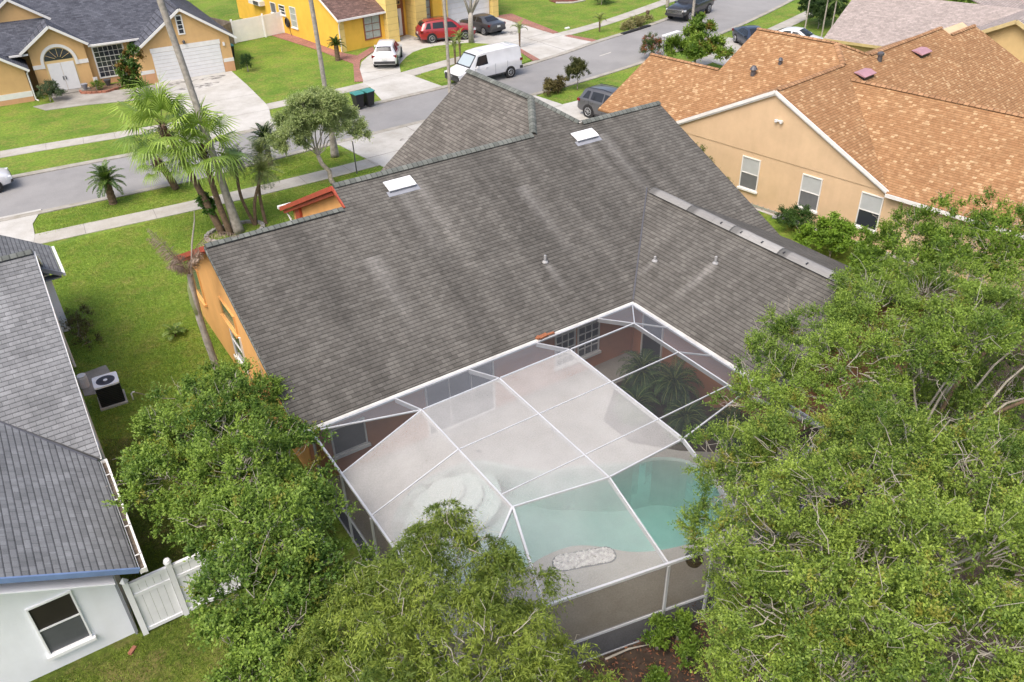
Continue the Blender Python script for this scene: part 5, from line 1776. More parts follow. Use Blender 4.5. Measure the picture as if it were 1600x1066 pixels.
bin_(21.75, 50.98, 0.25, 'black wheeled bin with teal lid at the kerb, the one nearer the apron')
bin_(20.95, 50.9, 0.12, 'black wheeled bin with teal lid, half behind the round green tree')
bin_(18.1, 69.3, 0.1, 'black wheeled bin beside the garage corner of the peach house')
tag(MB().tube([(16.05, 40.5, 0), (16.05, 40.5, 1.85)], [0.035, 0.03], 8).build('sign_post', M_steel), 'thin dark metal post beside the near sidewalk left of the grey front wing', 'post')
t = thing('panel_sign', 'small white slanted panel on a thin post above the red flowering bush', 'sign', (41.5, 43.9, 0))
MB().obox((42.1, 43.95, 2.95), (1.75, 0.35, 0.08), 0.2).build('panel', M_white, t)
MB().tube([(41.3, 43.8, 0), (41.3, 43.8, 2.9)], 0.03, 6).build('post', M_steel, t)
tag(MB().box(-0.1, 0.1, -0.1, 0.1, 0, 0.75).box(-0.13, 0.13, -0.13, 0.13, 0.55, 0.68).build('stub_post', M_barkd), 'short dark post standing on the verge behind the storm drain', 'post').location = (53.0, 58.6, 0)
mb = MB()
for a, b in (((47.5, 55.55), (49.4, 55.95)), ((49.45, 55.95), (51.3, 56.4))):
    mb.beam((*a, 0.07), (*b, 0.07), 0.35, 0.10)
tag(mb.build('storm_drain', M_black), 'long dark storm drain opening in the far kerb near the black pickup', 'drain')
tag(MB().prism([(45.0, 60.4), (45.5, 60.5), (45.45, 60.2), (45.05, 60.1)], 0, 0.09).build('ground_lamp', M_white), 'small white box at the lawn edge above the far sidewalk', 'utility box')
tag(MB().prism([(50.9, 71.0), (53.8, 69.3), (53.4, 68.6), (51.9, 68.5), (50.7, 69.5)], -0.02, 0.05).build('flower_bed', plain('red mulch', (0.12, 0.035, 0.02), 0.95, var=0.4, scale=5)), kind='structure')
mb = MB()
mb.tube([(50.6, 69.4, 0.08), (51.9, 68.4, 0.08), (53.5, 68.5, 0.08), (54.0, 69.4, 0.08)], 0.10, 6)
tag(mb.build('bed_border', M_conc), 'pale stone border of the red mulch bed at the top edge', 'edging')
tag(MB().prism([(6.3, 66.6), (7.9, 65.75), (9.4, 66.6), (9.4, 67.6), (6.6, 67.9)], 0, 0.09).build('entry_bed', plain('bed soil', (0.13, 0.08, 0.05), 0.95, var=0.4, scale=5)), kind='structure')
mb = MB()
bed = [(6.35, 67.2), (6.35, 66.6), (7.0, 66.1), (7.9, 65.75), (8.8, 66.2)]
for i in range(len(bed) - 1):
    a, b = Vector(bed[i]), Vector(bed[i + 1])
    n = max(2, int((b - a).length / 0.28))
    for k in range(n):
        p, q = a + (b - a) * (k / n), a + (b - a) * ((k + 0.9) / n)
        mb.beam((*p, 0.09), (*q, 0.09), 0.14, 0.18)
tag(mb.build('brick_edging', M_brickedge), 'curved brick edging in front of the peach house entrance', 'edging')
for i, (x, y, r, lab) in enumerate(((6.75, 67.3, 0.24, 'small dark urn planter by the arched door'), (8.35, 67.4, 0.26, 'dark round planter under the white gridded window'))):
    t = thing('plant_pot', lab, 'planter', (x, y, 0.1), 0, 'pots by the peach house door')
    MB().lathe([(r * 0.5, 0), (r * 0.55, 0.05), (r * 0.95, 0.35), (r, 0.42), (r * 0.85, 0.42)], (0, 0, 0), 14).build('pot', M_steel if i else M_soff, t, world=False)
# ------------------------------------------------------------------ vegetation
def smooth_line3(pts, k=5):
    out = []
    n = len(pts)
    for i in range(n - 1):
        p0, p1, p2, p3 = pts[max(i - 1, 0)], pts[i], pts[i + 1], pts[min(i + 2, n - 1)]
        for j in range(k):
            u = j / k
            out.append(0.5 * ((2 * p1) + (p2 - p0) * u + (2 * p0 - 5 * p1 + 4 * p2 - p3) * u * u + (3 * p1 - p0 - 3 * p2 + p3) * u ** 3))
    out.append(pts[-1])
    return out


def rand_dirs(rng, n):
    return nrm(rng.normal(size=(n, 3)))


def curve(a, b, rng, bend=0.15, k=4, sag=0.0):
    a, b = np.array(a, float), np.array(b, float)
    d = np.linalg.norm(b - a)
    out = [a]
    for i in range(1, k):
        t = i / k
        out.append(a + (b - a) * t + rng.normal(size=3) * bend * d * math.sin(PI * t) * 0.5 + np.array([0, 0, sag * math.sin(PI * t) * d]))
    out.append(b)
    return out


def tree(name, label, cat, base, lobes, dark, light, ll, lw, seed, dens=75, twigs=8, per=8, tl=0.40, style='broad', fork=None, trunk_r=0.16, bark=None, group=None, twigvis=0.12, newg=0.35, bare=4, loft=0.35, vary=0.14, hue=None, spray=17, size=1.0):
    rng = np.random.default_rng(seed)
    t = thing(name, label, cat, base, 0, group)
    base = np.array(base, float)
    lob = np.array([l[:3] for l in lobes], float)
    rad = np.array([l[3] for l in lobes], float)
    cen = lob.mean(0)
    fk = np.array(fork if fork is not None else [base[0] * 0.7 + cen[0] * 0.3, base[1] * 0.7 + cen[1] * 0.3, max(base[2] + 0.3, cen[2] * 0.45)], float)
    tb = MB()
    tb.tube(curve(base, fk, rng, 0.1), [trunk_r * 1.25, trunk_r * 1.05, trunk_r, trunk_r * 0.95, trunk_r * 0.9], 9)
    tb.build('trunk', bark or M_bark, t, smooth=True)
    lb = MB()
    tw = lb
    CC, CO, CL = [], [], []
    for (c, r) in zip(lob, rad):
        mid = fk + (c - fk) * 0.55 + np.array([0, 0, 0.25])
        s = min(trunk_r * 0.45, 0.026 + 0.016 * r)
        pts = curve(fk, mid, rng, 0.12, 3) + curve(mid, c, rng, 0.15, 3)[1:]
        lb.tube(pts, [s * (1 - 0.13 * i) for i in range(len(pts))], 6, False)
        # sprays: clumps of twigs on the lobe's shell, with gaps between them
        K = max(5, int(spray * r * r))
        sd_ = rand_dirs(rng, K * 2)
        sd_ = sd_[sd_[:, 2] > -0.45][:K]
        K = len(sd_)
        sr_ = r * rng.uniform(0.48, 1.0, K)
        sc_ = c + sd_ * sr_[:, None] * np.array([1, 1, 0.88])
        age = np.clip(rng.random(K) + rng.uniform(-0.38, 0.38), 0, 1)
        per_s = max(3, int(0.72 * dens * r * r / K))
        pick = np.repeat(np.arange(K), per_s)
        od = nrm(sd_[pick] * 0.5 + np.array([0, 0, 0.55]) + rand_dirs(rng, len(pick)) * 0.9)
        p = sc_[pick] + od * (0.25 * r * size) * rng.uniform(0.35, 1.0, (len(pick), 1)) * np.array([1.15, 1.15, 0.7])
        d = od
        lump = age[pick]
        if twigvis > 0:
            for i in range(K):
                if rng.random() < 0.5:
                    a = curve(c + (sc_[i] - c) * rng.uniform(0.2, 0.6) + rng.normal(size=3) * 0.1, sc_[i] + sd_[i] * 0.08, rng, 0.3, 4)
                    tw.tube(a, [0.012, 0.010, 0.008, 0.006, 0.003], 4, False)
        CC.append(p)
        CO.append(d)
        CL.append(lump)
        for i in np.nonzero(rng.random(len(d)) < twigvis)[0]:
            q = p[i] + d[i] * 0.12
            st0 = c + (p[i] - c) * rng.uniform(0.25, 0.5)
            a = curve(st0, q, rng, 0.18, 3)
            tw.tube(a, [0.010, 0.008, 0.006, 0.003], 4, False)
        for i in range(int(bare * r)):
            dd = rand_dirs(rng, 1)[0]
            dd[2] = abs(dd[2]) * 0.8
            dd /= np.linalg.norm(dd)
            a = c + dd * r * rng.uniform(0.35, 0.6)
            e = c + dd * r * rng.uniform(0.98, 1.22) + rng.normal(size=3) * 0.12
            tw.tube(curve(a, e, rng, 0.2, 4), [0.010, 0.009, 0.007, 0.005, 0.003], 4, False)
            f = a + (e - a) * 0.6
            tw.tube(curve(f, f + (dd + rng.normal(size=3) * 0.6) * 0.35, rng, 0.2, 3), [0.006, 0.005, 0.004, 0.003], 4, False)
    lb.build('branches', bark or (M_twig if twigvis > 0 else M_bark), t)
    P, D, LU = np.concatenate(CC), np.concatenate(CO), np.concatenate(CL)
    n = len(P)
    up = np.array([0, 0, 1.0])
    T_ = nrm(D[:, None, :] * 0.85 + up * loft + rng.normal(size=(n, twigs, 3)) * 0.62)            # twig directions
    tlen = tl * rng.uniform(0.55, 1.25, size=(n, twigs, 1))
    s = (np.arange(per) + rng.random((n, twigs, per))) / per
    if style == 'weep':
        hor = T_ * np.array([1, 1, 0.25])
        s3 = s[..., None]
        pos_ = P[:, None, None, :] + hor[:, :, None, :] * s3 * tlen[:, :, None, :] * 1.1 + up * (0.22 * s3 - 0.85 * s3 ** 2) * tlen[:, :, None, :] * 1.5
        td = nrm(hor[:, :, None, :] + up * (0.2 - 1.9 * s3))
        ld = nrm(td * 0.8 + rng.normal(size=pos_.shape) * 0.55)
    else:
        pos_ = P[:, None, None, :] + T_[:, :, None, :] * s[..., None] * tlen[:, :, None, :]
        ld = nrm(T_[:, :, None, :] * 0.55 + rng.normal(size=pos_.shape) * 0.7)
    ln = nrm(up * 0.75 + D[:, None, None, :] * 0.45 + rng.normal(size=pos_.shape) * 0.55)
    p = pos_.reshape(-1, 3)
    m = len(p)
    q = leaf_quads(p, ld.reshape(-1, 3), ln.reshape(-1, 3), ll * rng.uniform(0.65, 1.3, m), lw * rng.uniform(0.7, 1.25, m), rng)
    cl = np.clip(0.08 + 0.2 * rng.random(n) + 0.55 * LU, 0, 1)[:, None, None]                     # age of each clump
    k = np.clip(cl + newg * (s - 0.55) + rng.normal(size=s.shape) * vary, 0, 1)[..., None]
    dark, light = np.array(dark), np.array(light)
    col = dark * (1 - k) + light * k
    if hue is not None:
        o = (rng.random((n, 1, 1, 1)) < hue[1])
        col = np.where(o, col * 0.45 + np.array(hue[0]) * 0.55, col)
    quad_mesh('crown', q, col.reshape(-1, 3), M_leaf, t)
    return t


GD, GL = (0.038, 0.085, 0.012), (0.17, 0.245, 0.030)
LD, LL_ = (0.068, 0.135, 0.022), (0.33, 0.435, 0.070)
# foreground trees
tree('broadleaf_tree', 'dense mid green broadleaf tree beside the orange gable wall and the cage corner', 'tree', (2.5, 17.6, 0),
     [(2.06, 19.42, 3.10, 1.15), (3.55, 19.60, 3.00, 1.05), (3.45, 18.60, 2.60, 0.84), (0.95, 16.90, 3.50, 1.10), (2.30, 17.30, 3.70, 1.20), (2.20, 15.40, 4.00, 1.30), (3.45, 15.90, 3.30, 0.97), (3.45, 17.20, 3.10, 0.88), (1.00, 18.70, 2.70, 0.90), (2.90, 20.90, 2.50, 0.80), (1.55, 15.20, 3.20, 0.95), (2.20, 14.40, 3.30, 1.10), (2.90, 15.20, 3.00, 1.10), (3.10, 15.80, 2.40, 0.79), (2.90, 19.00, 3.60, 1.00), (1.60, 18.20, 3.40, 1.10), (3.40, 21.70, 2.30, 0.70), (0.75, 17.90, 3.10, 0.80), (3.00, 22.30, 1.70, 0.60)],
     (0.055, 0.125, 0.018), (0.27, 0.385, 0.058), 0.074, 0.042, 11, dens=155, tl=.30, fork=(2.4, 17.2, 1.3), hue=((0.30, 0.22, 0.03), 0.06))
tree('broadleaf_tree', 'dark green broadleaf tree in front of the white fence, bottom left', 'tree', (2.0, 12.4, 0),
     [(1.40, 14.00, 3.90, 0.85), (2.13, 13.10, 4.20, 1.20), (3.15, 13.70, 3.40, 0.92), (1.20, 11.90, 4.20, 0.95), (2.05, 11.60, 3.80, 1.15), (0.85, 11.00, 3.90, 0.85), (1.25, 10.40, 3.80, 1.10), (3.20, 12.40, 2.90, 0.90), (0.75, 10.00, 3.60, 0.90), (1.90, 9.60, 3.50, 1.00), (1.90, 13.20, 3.20, 1.00), (2.80, 14.20, 3.40, 1.00), (2.20, 12.20, 3.20, 1.10)],
     (0.052, 0.12, 0.018), (0.26, 0.375, 0.058), 0.074, 0.042, 12, dens=155, tl=.30, fork=(1.9, 12.2, 1.3), hue=((0.25, 0.20, 0.03), 0.04))
tree('weeping_tree', 'feathery light green weeping tree in front of the cage, bottom middle', 'tree', (3.6, 7.6, 0),
     [(4.95, 10.0, 4.6, .80), (5.5, 9.6, 4.0, .70), (4.15, 10.2, 4.6, .85), (5.3, 8.75, 4.5, .9), (3.1, 10.0, 4.3, .9), (3.84, 8.9, 5.0, 1.1), (5.5, 7.9, 4.2, .85), (2.2, 9.7, 4.1, .9), (2.9, 8.4, 5.0, 1.1), (4.1, 7.5, 5.1, 1.1), (1.7, 8.9, 4.2, .85), (5.3, 7.1, 3.9, .85), (2.4, 7.6, 5.0, 1.0), (3.3, 6.8, 5.0, 1.0), (4.6, 6.4, 4.6, 1.0), (5.3, 10.7, 4.7, .65), (5.0, 10.9, 4.2, .6)],
     (0.095, 0.150, 0.022), (0.29, 0.36, 0.055), 0.090, 0.020, 13, dens=72, twigs=9, per=15, tl=0.46, style='weep', twigvis=0.1, bare=4, fork=(3.6, 7.6, 1.8), newg=0.25)
tree('small_leaf_tree', 'big light green small leaved tree overhanging the near cage corner, lower right', 'tree', (11.6, 5.0, 0),
     [(11.5, 9.0, 4.6, 0.93), (10.6, 8.2, 4.7, 0.88), (9.95, 7.5, 4.6, 0.88), (11.4, 7.4, 5.6, 1.12), (9.2, 5.9, 6.0, 1.12), (8.6, 5.8, 5.0, 0.88), (10.4, 5.5, 6.5, 1.26), (9.0, 4.6, 6.5, 1.12), (8.1, 4.5, 5.9, 1.02), (12.3, 5.7, 6.3, 1.21), (9.9, 4.1, 6.9, 1.21), (8.4, 3.4, 6.7, 1.02), (12.7, 4.6, 6.4, 1.21), (10.6, 3.4, 6.9, 1.21), (9.1, 2.7, 6.9, 1.02), (12.4, 3.7, 6.5, 1.12), (7.7, 4.8, 4.9, 0.88), (7.7, 3.6, 5.9, 0.93), (12.6, 8.0, 5.0, 1.02), (13.3, 6.9, 5.3, 1.12), (14.4, 4.9, 5.8, 0.98), (11.0, 6.6, 3.4, 1.21), (9.4, 6.6, 3.2, 1.02), (12.6, 6.4, 3.2, 1.30), (10.2, 4.6, 3.8, 1.30), (8.4, 5.2, 3.0, 0.93), (13.6, 4.6, 3.6, 1.30), (8.9, 3.6, 3.8, 1.12), (14.2, 3.4, 6.3, 1.12), (11.6, 2.4, 6.7, 1.15), (8.3, 2.5, 6.4, 1.0), (9.6, 2.0, 6.7, 1.1), (7.4, 2.6, 5.6, .9)],
     LD, LL_, 0.055, 0.028, 14, dens=160, twigs=9, per=9, tl=0.27, fork=(11.2, 5.2, 2.6), trunk_r=0.2, hue=((0.32, 0.26, 0.05), 0.05), bare=5)
tree('small_leaf_tree', 'green spreading tree overhanging the wing roof end, right edge middle', 'tree', (17.3, 7.6, 0),
     [(14.4, 11.0, 4.6, 0.88), (15.3, 10.9, 4.6, 0.84), (16.2, 10.9, 4.9, 1.02), (14.1, 9.5, 4.9, 0.98), (15.3, 9.0, 5.4, 1.12), (18.3, 10.6, 5.1, 1.21), (16.8, 8.3, 5.5, 1.12), (19.9, 10.1, 5.3, 1.26), (14.1, 7.5, 5.3, 0.88), (17.9, 7.7, 5.7, 1.21), (21.1, 8.4, 5.5, 1.30), (13.2, 9.9, 4.6, 0.79), (19.6, 8.4, 5.5, 1.12), (17.3, 9.8, 5.0, 1.02), (20.0, 11.8, 4.4, 0.93), (21.2, 6.6, 5.6, 1.21), (17.4, 8.8, 3.0, 1.30), (19.4, 9.2, 3.0, 1.40), (21.0, 10.0, 3.0, 1.30), (16.0, 8.2, 3.2, 1.21), (18.6, 7.2, 3.0, 1.30), (20.6, 7.6, 3.0, 1.30), (22.4, 9.6, 3.2, 1.21), (19.3, 5.6, 5.8, 1.21), (22.8, 8.0, 5.0, 1.21)],
     (0.062, 0.128, 0.020), (0.29, 0.405, 0.062), 0.058, 0.029, 15, dens=150, twigs=9, per=9, tl=0.29, fork=(17.2, 7.9, 2.4), trunk_r=0.22, bare=5, hue=((0.28, 0.2, 0.05), 0.04))
big = [o for o in bpy.data.objects if o.name == 'small_leaf_tree.001'][0]
for lp in ([(17.2, 7.7, 2.3), (16.0, 8.0, 3.7), (14.9, 8.6, 4.3), (14.2, 9.2, 4.7)], [(17.3, 7.6, 2.3), (18.4, 6.9, 3.9), (19.4, 6.1, 4.8), (20.2, 5.6, 5.3)], [(17.2, 7.6, 2.2), (16.9, 6.8, 3.6), (16.0, 6.2, 4.5), (15.2, 5.8, 5.0)], [(17.3, 7.7, 2.4), (18.6, 8.0, 4.1), (20.0, 8.0, 4.9)]):
    MB().tube(smooth_line3([Vector(q) for q in lp], 4), [0.062 - 0.003 * i for i in range(13)], 7).build('limb', M_barkd, big, smooth=True)
tree('small_leaf_tree', 'bushy green tree hiding the lower edge of the orange roof', 'tree', (25.2, 12.2, 0),
     [(25.9, 14.2, 3.7, 1.25), (27.0, 13.3, 4.0, 1.3), (27.9, 12.2, 4.1, 1.3), (22.8, 12.6, 3.9, 1.1), (23.4, 11.1, 4.4, 1.3), (25.5, 10.4, 4.5, 1.4), (21.5, 12.7, 3.7, 1.0), (24.4, 13.4, 3.8, 1.3), (29.3, 11.4, 4.0, 1.3), (25.0, 12.0, 4.3, 1.2)],
     (0.065, 0.135, 0.014), (0.24, 0.35, 0.036), 0.085, 0.044, 16, dens=90, twigs=8, per=8, tl=0.33, fork=(25.2, 12.2, 1.8), bare=4)


def bush(name, label, x, y, z, lobes, dark, light, ll, lw, seed, cat='bush', group=None, **kw):
    base = (x, y, z)
    lob = [(x + a, y + b, z + c, r) for a, b, c, r in lobes]
    args = dict(dens=330, twigs=7, per=6, tl=0.22, trunk_r=0.04, twigvis=0, bare=0, fork=(x, y, z + 0.25), spray=45, size=1.3)
    args.update(kw)
    return tree(name, label, cat, base, lob, dark, light, ll, lw, seed, group=group, **args)


# round olive tree in the front yard
tree('round_olive_tree', 'round grey green tree with forked trunk by the near sidewalk', 'tree', (14.4, 39.7, 0),
     [(13.0, 40.9, 2.9, 1.0), (13.9, 41.3, 3.2, 1.0), (14.8, 41.0, 3.2, 1.0), (15.7, 40.7, 2.9, 1.0), (14.2, 40.5, 4.0, 1.1), (15.1, 40.4, 3.9, 1.0), (12.8, 40.7, 2.3, .7), (16.1, 40.4, 2.4, .7), (13.6, 40.5, 3.4, .9)],
     (0.21, 0.285, 0.095), (0.46, 0.54, 0.23), 0.085, 0.036, 21, dens=330, twigs=8, per=9, tl=0.34, fork=(13.95, 40.3, 1.6), trunk_r=0.12, bare=1, twigvis=0.1)
# shrubs between the houses
bush('shrub', 'dark green rounded shrub beside the pale path below the tan wall', 29.3, 21.2, 0, [(0, 0, .6, .62), (.3, .55, .6, .55), (-.15, .9, .5, .5)], (0.02, 0.06, 0.012), (0.07, 0.14, 0.025), 0.07, 0.04, 31, group='shrubs beside the tan house')
bush('shrub', 'bright yellow green leafy shrub below the middle tan house window', 28.6, 19.0, 0, [(0, 0, .85, .85), (.5, -.6, .75, .75), (-.3, .7, .7, .7), (.15, .2, 1.35, .5)], (0.08, 0.16, 0.016), (0.22, 0.36, 0.035), 0.10, 0.05, 32, group='shrubs beside the tan house', loft=.7)
bush('shrub', 'light green low shrub nearest the big right tree on the side path', 28.4, 17.2, 0, [(0, 0, .5, .65), (.5, -.5, .5, .6), (.9, .3, .4, .5)], (0.07, 0.14, 0.016), (0.2, 0.32, 0.035), 0.09, 0.045, 33, group='shrubs beside the tan house')
bush('shrub', 'thin sparse shrub rising by the grey roof edge and left tan house window', 28.2, 27.4, 0, [(0, 0, 2.3, .5), (.35, -.5, 1.8, .5), (.2, -1.2, 1.3, .5), (.35, -1.9, .9, .5)], (0.05, 0.09, 0.02), (0.17, 0.22, 0.05), 0.07, 0.035, 34, group='shrubs beside the tan house', dens=170, bare=2)
# street plants
bush('boxwood_bush', 'dark green ball bush by the peach house driveway corner', 18.0, 64.75, 0.0, [(0, 0, .6, .55), (.1, .1, .95, .4), (-.15, 0, .4, .4)], (0.012, 0.045, 0.010), (0.05, 0.11, 0.02), 0.05, 0.03, 35, bare=0)
bush('ball_bush', 'upright dark reddish green bush on a short trunk on the near verge', 35.0, 45.4, 0, [(0, 0, 1.1, .68), (.05, .1, 1.5, .62), (-.1, 0, .95, .6), (.2, -.1, 1.3, .5), (-.2, .1, 1.3, .5)], (0.03, 0.05, 0.014), (0.115, 0.12, 0.032), 0.07, 0.03, 36, loft=1.3, dens=420, fork=(35, 45.4, .5))
bush('croton_bush', 'low wide bush with yellowish and purple leaves at the driveway corner', 33.4, 46.0, 0, [(-.7, -.35, .35, .45), (0, 0, .4, .5), (.65, .1, .38, .48), (.3, -.4, .3, .4)], (0.06, 0.045, 0.02), (0.24, 0.21, 0.07), 0.11, 0.045, 37, bare=0)
bush('flowering_bush', 'bush with red and pink flowers on the near verge', 44.3, 48.3, 0, [(0, 0, .7, .75), (.5, .1, .75, .6), (-.5, -.1, .7, .6), (0, .1, 1.2, .55)], (0.035, 0.075, 0.02), (0.12, 0.17, 0.04), 0.06, 0.03, 38, hue=((0.45, 0.04, 0.05), 0.34), loft=.8)
tree('mango_tree', 'leafy bright green tree with reddish shoots behind the left orange roof wing', 'tree', (44.6, 43.9, 0),
     [(44.0, 43.6, 1.5, .9), (45.2, 43.6, 1.4, .9), (43.3, 44.4, 1.5, .8), (44.8, 44.3, 2.3, .75), (45.7, 44.2, 2.5, .7), (46.0, 43.0, 1.4, .8), (43.9, 43.0, 1.9, .7), (45.2, 44.6, 3.0, .5)], (0.05, 0.125, 0.015), (0.26, 0.37, 0.05), 0.19, 0.075, 39, dens=130, hue=((0.30, 0.11, 0.04), 0.10), bare=1, trunk_r=0.09)
tree('leafy_shrub_tree', 'slim tree with bare stubby branches and large leaves before the peach house path', 'tree', (9.35, 62.9, 0),
     [(9.3, 63.0, 1.0, .5), (9.1, 62.9, 1.6, .55), (9.5, 63.1, 2.2, .5), (9.9, 63.0, 2.9, .45), (8.9, 62.9, 1.9, .4)], (0.03, 0.085, 0.012), (0.12, 0.19, 0.03), 0.19, 0.12, 40, dens=150, per=4, hue=((0.28, 0.09, 0.03), 0.16), bare=7, trunk_r=0.08, twigvis=.5)
bush('entry_bush', 'grey green bush under the downspout beside the peach house arch', 4.2, 66.0, 0, [(0, 0, .6, .6), (.3, .2, .95, .5), (.55, -.1, .4, .5)], (0.03, 0.06, 0.025), (0.15, 0.2, 0.10), 0.07, 0.04, 41)
bush('potted_shrub', 'small light green plant growing in the brick edged bed', 7.4, 66.6, 0.1, [(0, 0, .25, .3), (.3, .1, .3, .3)], (0.06, 0.13, 0.015), (0.18, 0.3, 0.03), 0.07, 0.03, 42, bare=0)
tag(bush('hedge_clump', 'dark shrubbery at the top edge on the lawn right of the red mulch bed', 53.7, 66.1, 0, [(0, 0, .6, .7), (.9, .3, .6, .7), (.4, .6, 1.0, .7)], (0.02, 0.055, 0.012), (0.07, 0.12, 0.03), 0.08, 0.04, 43, bare=0))
t = bush('brush_pile', 'heap of dry yellowish palm cuttings lying on the verge by the storm drain', 50.3, 57.0, 0, [(-1.2, -.35, .15, .45), (-.3, -.1, .22, .5), (.6, .1, .22, .5), (1.4, .35, .2, .45)], (0.20, 0.19, 0.07), (0.42, 0.38, 0.20), 0.28, 0.03, 44, cat='brush pile', dens=120)
bush('corner_shrub', 'bushy dark green shrub left of the pinkish roof beside the slim palms', 61.6, 46.6, 0, [(0, 0, 1.2, 1.0), (1.3, .4, 1.3, 1.0), (.6, 1.3, 1.6, 1.0), (2.2, 1.6, 1.2, .9), (2.9, .6, 1.4, .9)], (0.02, 0.05, 0.012), (0.08, 0.14, 0.03), 0.12, 0.05, 45)
bush('back_shrub', 'light green bush seen past the pinkish roof at the top edge', 75.0, 45.5, 0, [(0, 0, 1.0, 1.0), (1.6, -1.2, 1.0, 1.0), (2.6, -2.0, .9, .9)], (0.05, 0.11, 0.015), (0.17, 0.27, 0.03), 0.12, 0.05, 46)
# saplings in the mulch before the cage
for i, (x, y, lab) in enumerate(((9.2, 8.45, 'small green weed seedling against the cage kick panel'), (9.45, 7.75, 'yellow green leafy sapling standing alone on the mulch'), (8.2, 7.5, 'light green sapling on the mulch left, touching the weeping tree'), (9.75, 8.35, 'low weed at the foot of the middle cage post'), (10.3, 7.2, 'yellow green seedling on the mulch lowest in the gap'))):
    bush('sapling', lab, x, y, 0.15, [(0, 0, .35, .22), (.12, .1, .55, .2)], (0.07, 0.14, 0.016), (0.22, 0.34, 0.04), 0.10, 0.035, 50 + i, cat='plant', group='saplings in the mulch', dens=500, loft=.9)
tag(MB().tube([(8.0, 8.9, 0.18), (8.6, 8.76, 0.26), (9.1, 8.62, 0.19)], [0.03, 0.025, 0.012], 6).build('fallen_branch', M_twig), 'pale dead branch lying along the foot of the near cage wall', 'branch')


# ---------------------------------------------------------------- palms
def fan_palm(name, label, base, top, r0, r1, seed, n=24, leaf=1.0, group=None, pal=((0.07, 0.145, 0.015), (0.24, 0.35, 0.055)), droop=0.45, thatch=True, bark=None, mid=None, foot=0.0):
    rng = np.random.default_rng(seed)
    t = thing(name, label, 'palm', base, 0, group)
    pts = [Vector(base), Vector(mid) if mid else (Vector(base) * 0.55 + Vector(top) * 0.45 + Vector((0.05, -0.05, 0))), Vector(top)]
    pth = smooth_line3(pts, 5 if not foot else 14)
    MB().tube(pth, [(r0 + (r1 - r0) * min(1, i / len(pth) * 1.3)) if not foot else r1 + (r0 - r1) * math.exp(-(q.z - base[2]) / foot) for i, q in enumerate(pth)], 12).build('trunk', bark or M_barkd, t, smooth=True)
    Q, Cc = [], []
    B = MB()
    for i in range(n):
        az = i * 2.39996 + rng.uniform(-0.2, 0.2)
        el = math.radians(78 - 118 * (i / n)) + rng.uniform(-0.1, 0.1)
        d = np.array([math.cos(az) * math.cos(el), math.sin(az) * math.cos(el), math.sin(el)])
        pl = leaf * rng.uniform(0.75, 1.05)
        o = np.array(top) + np.array([0, 0, rng.uniform(-0.25, 0.1)])
        m = o + d * pl * 0.55
        e = o + d * pl + np.array([0, 0, -0.12 * pl])
        B.tube([tuple(o), tuple(m), tuple(e)], [0.018, 0.013, 0.008], 4, False)
        side = nrm(np.cross(d, np.array([0, 0, 1.0])))
        if not np.isfinite(side).all() or np.linalg.norm(side) < 0.1:
            side = np.array([1.0, 0, 0])
        nn = nrm(np.cross(side, d))
        c = np.array(pal[0]) + (np.array(pal[1]) - np.array(pal[0])) * np.clip(0.35 + 0.45 * rng.random() + (0.3 if el > 0.3 else 0), 0, 1)
        S = 22
        fl = leaf * rng.uniform(0.75, 0.95)
        for k in range(S):
            a = (k / (S - 1) - 0.5) * math.radians(245)
            v = d * math.cos(a) + side * math.sin(a)
            v = nrm(v - nn * 0.15 * abs(math.sin(a)))
            ln = fl * (0.72 + 0.28 * math.cos(a * 0.55)) * rng.uniform(0.9, 1.05)
            w = 0.055 * leaf
            wd = nrm(np.cross(v, nn))
            p0 = e
            p1 = e + v * ln * 0.55
            g = np.array([0, 0, -1.0])
            p2 = p1 + nrm(v * (1 - droop) + g * droop * rng.uniform(0.7, 1.2)) * ln * 0.5
            Q.append([p0 - wd * 0.006, p0 + wd * 0.006, p1 + wd * w * 0.5, p1 - wd * w * 0.5])
            Q.append([p1 - wd * w * 0.5, p1 + wd * w * 0.5, p2 + wd * 0.004, p2 - wd * 0.004])
            cc = c * rng.uniform(0.8, 1.2)
            Cc += [cc, cc * np.array([1.12, 1.08, 1.15])]
    if thatch:
        for i in range(150):
            az = rng.uniform(0, 6.28)
            z = rng.uniform(-0.75, 0.05)
            o = np.array(top) + np.array([math.cos(az) * r1 * 1.0, math.sin(az) * r1 * 1.0, z])
            v = np.array([math.cos(az) * 0.35, math.sin(az) * 0.35, rng.uniform(-0.8, 0.5)])
            w = np.array([-math.sin(az), math.cos(az), 0]) * 0.03
            e = o + nrm(v) * rng.uniform(0.18, 0.4)
            Q.append([o - w, o + w, e + w * 0.3, e - w * 0.3])
            Cc.append(np.array([0.10, 0.055, 0.028]) * rng.uniform(0.5, 1.5))
    B.build('leaf_stalk', M_twig if False else M_stalk, t)
    quad_mesh('crown', np.array(Q), np.array(Cc), M_leafstiff, t)
    return t


M_stalk = plain('palm stalk', (0.19, 0.24, 0.06), 0.6)


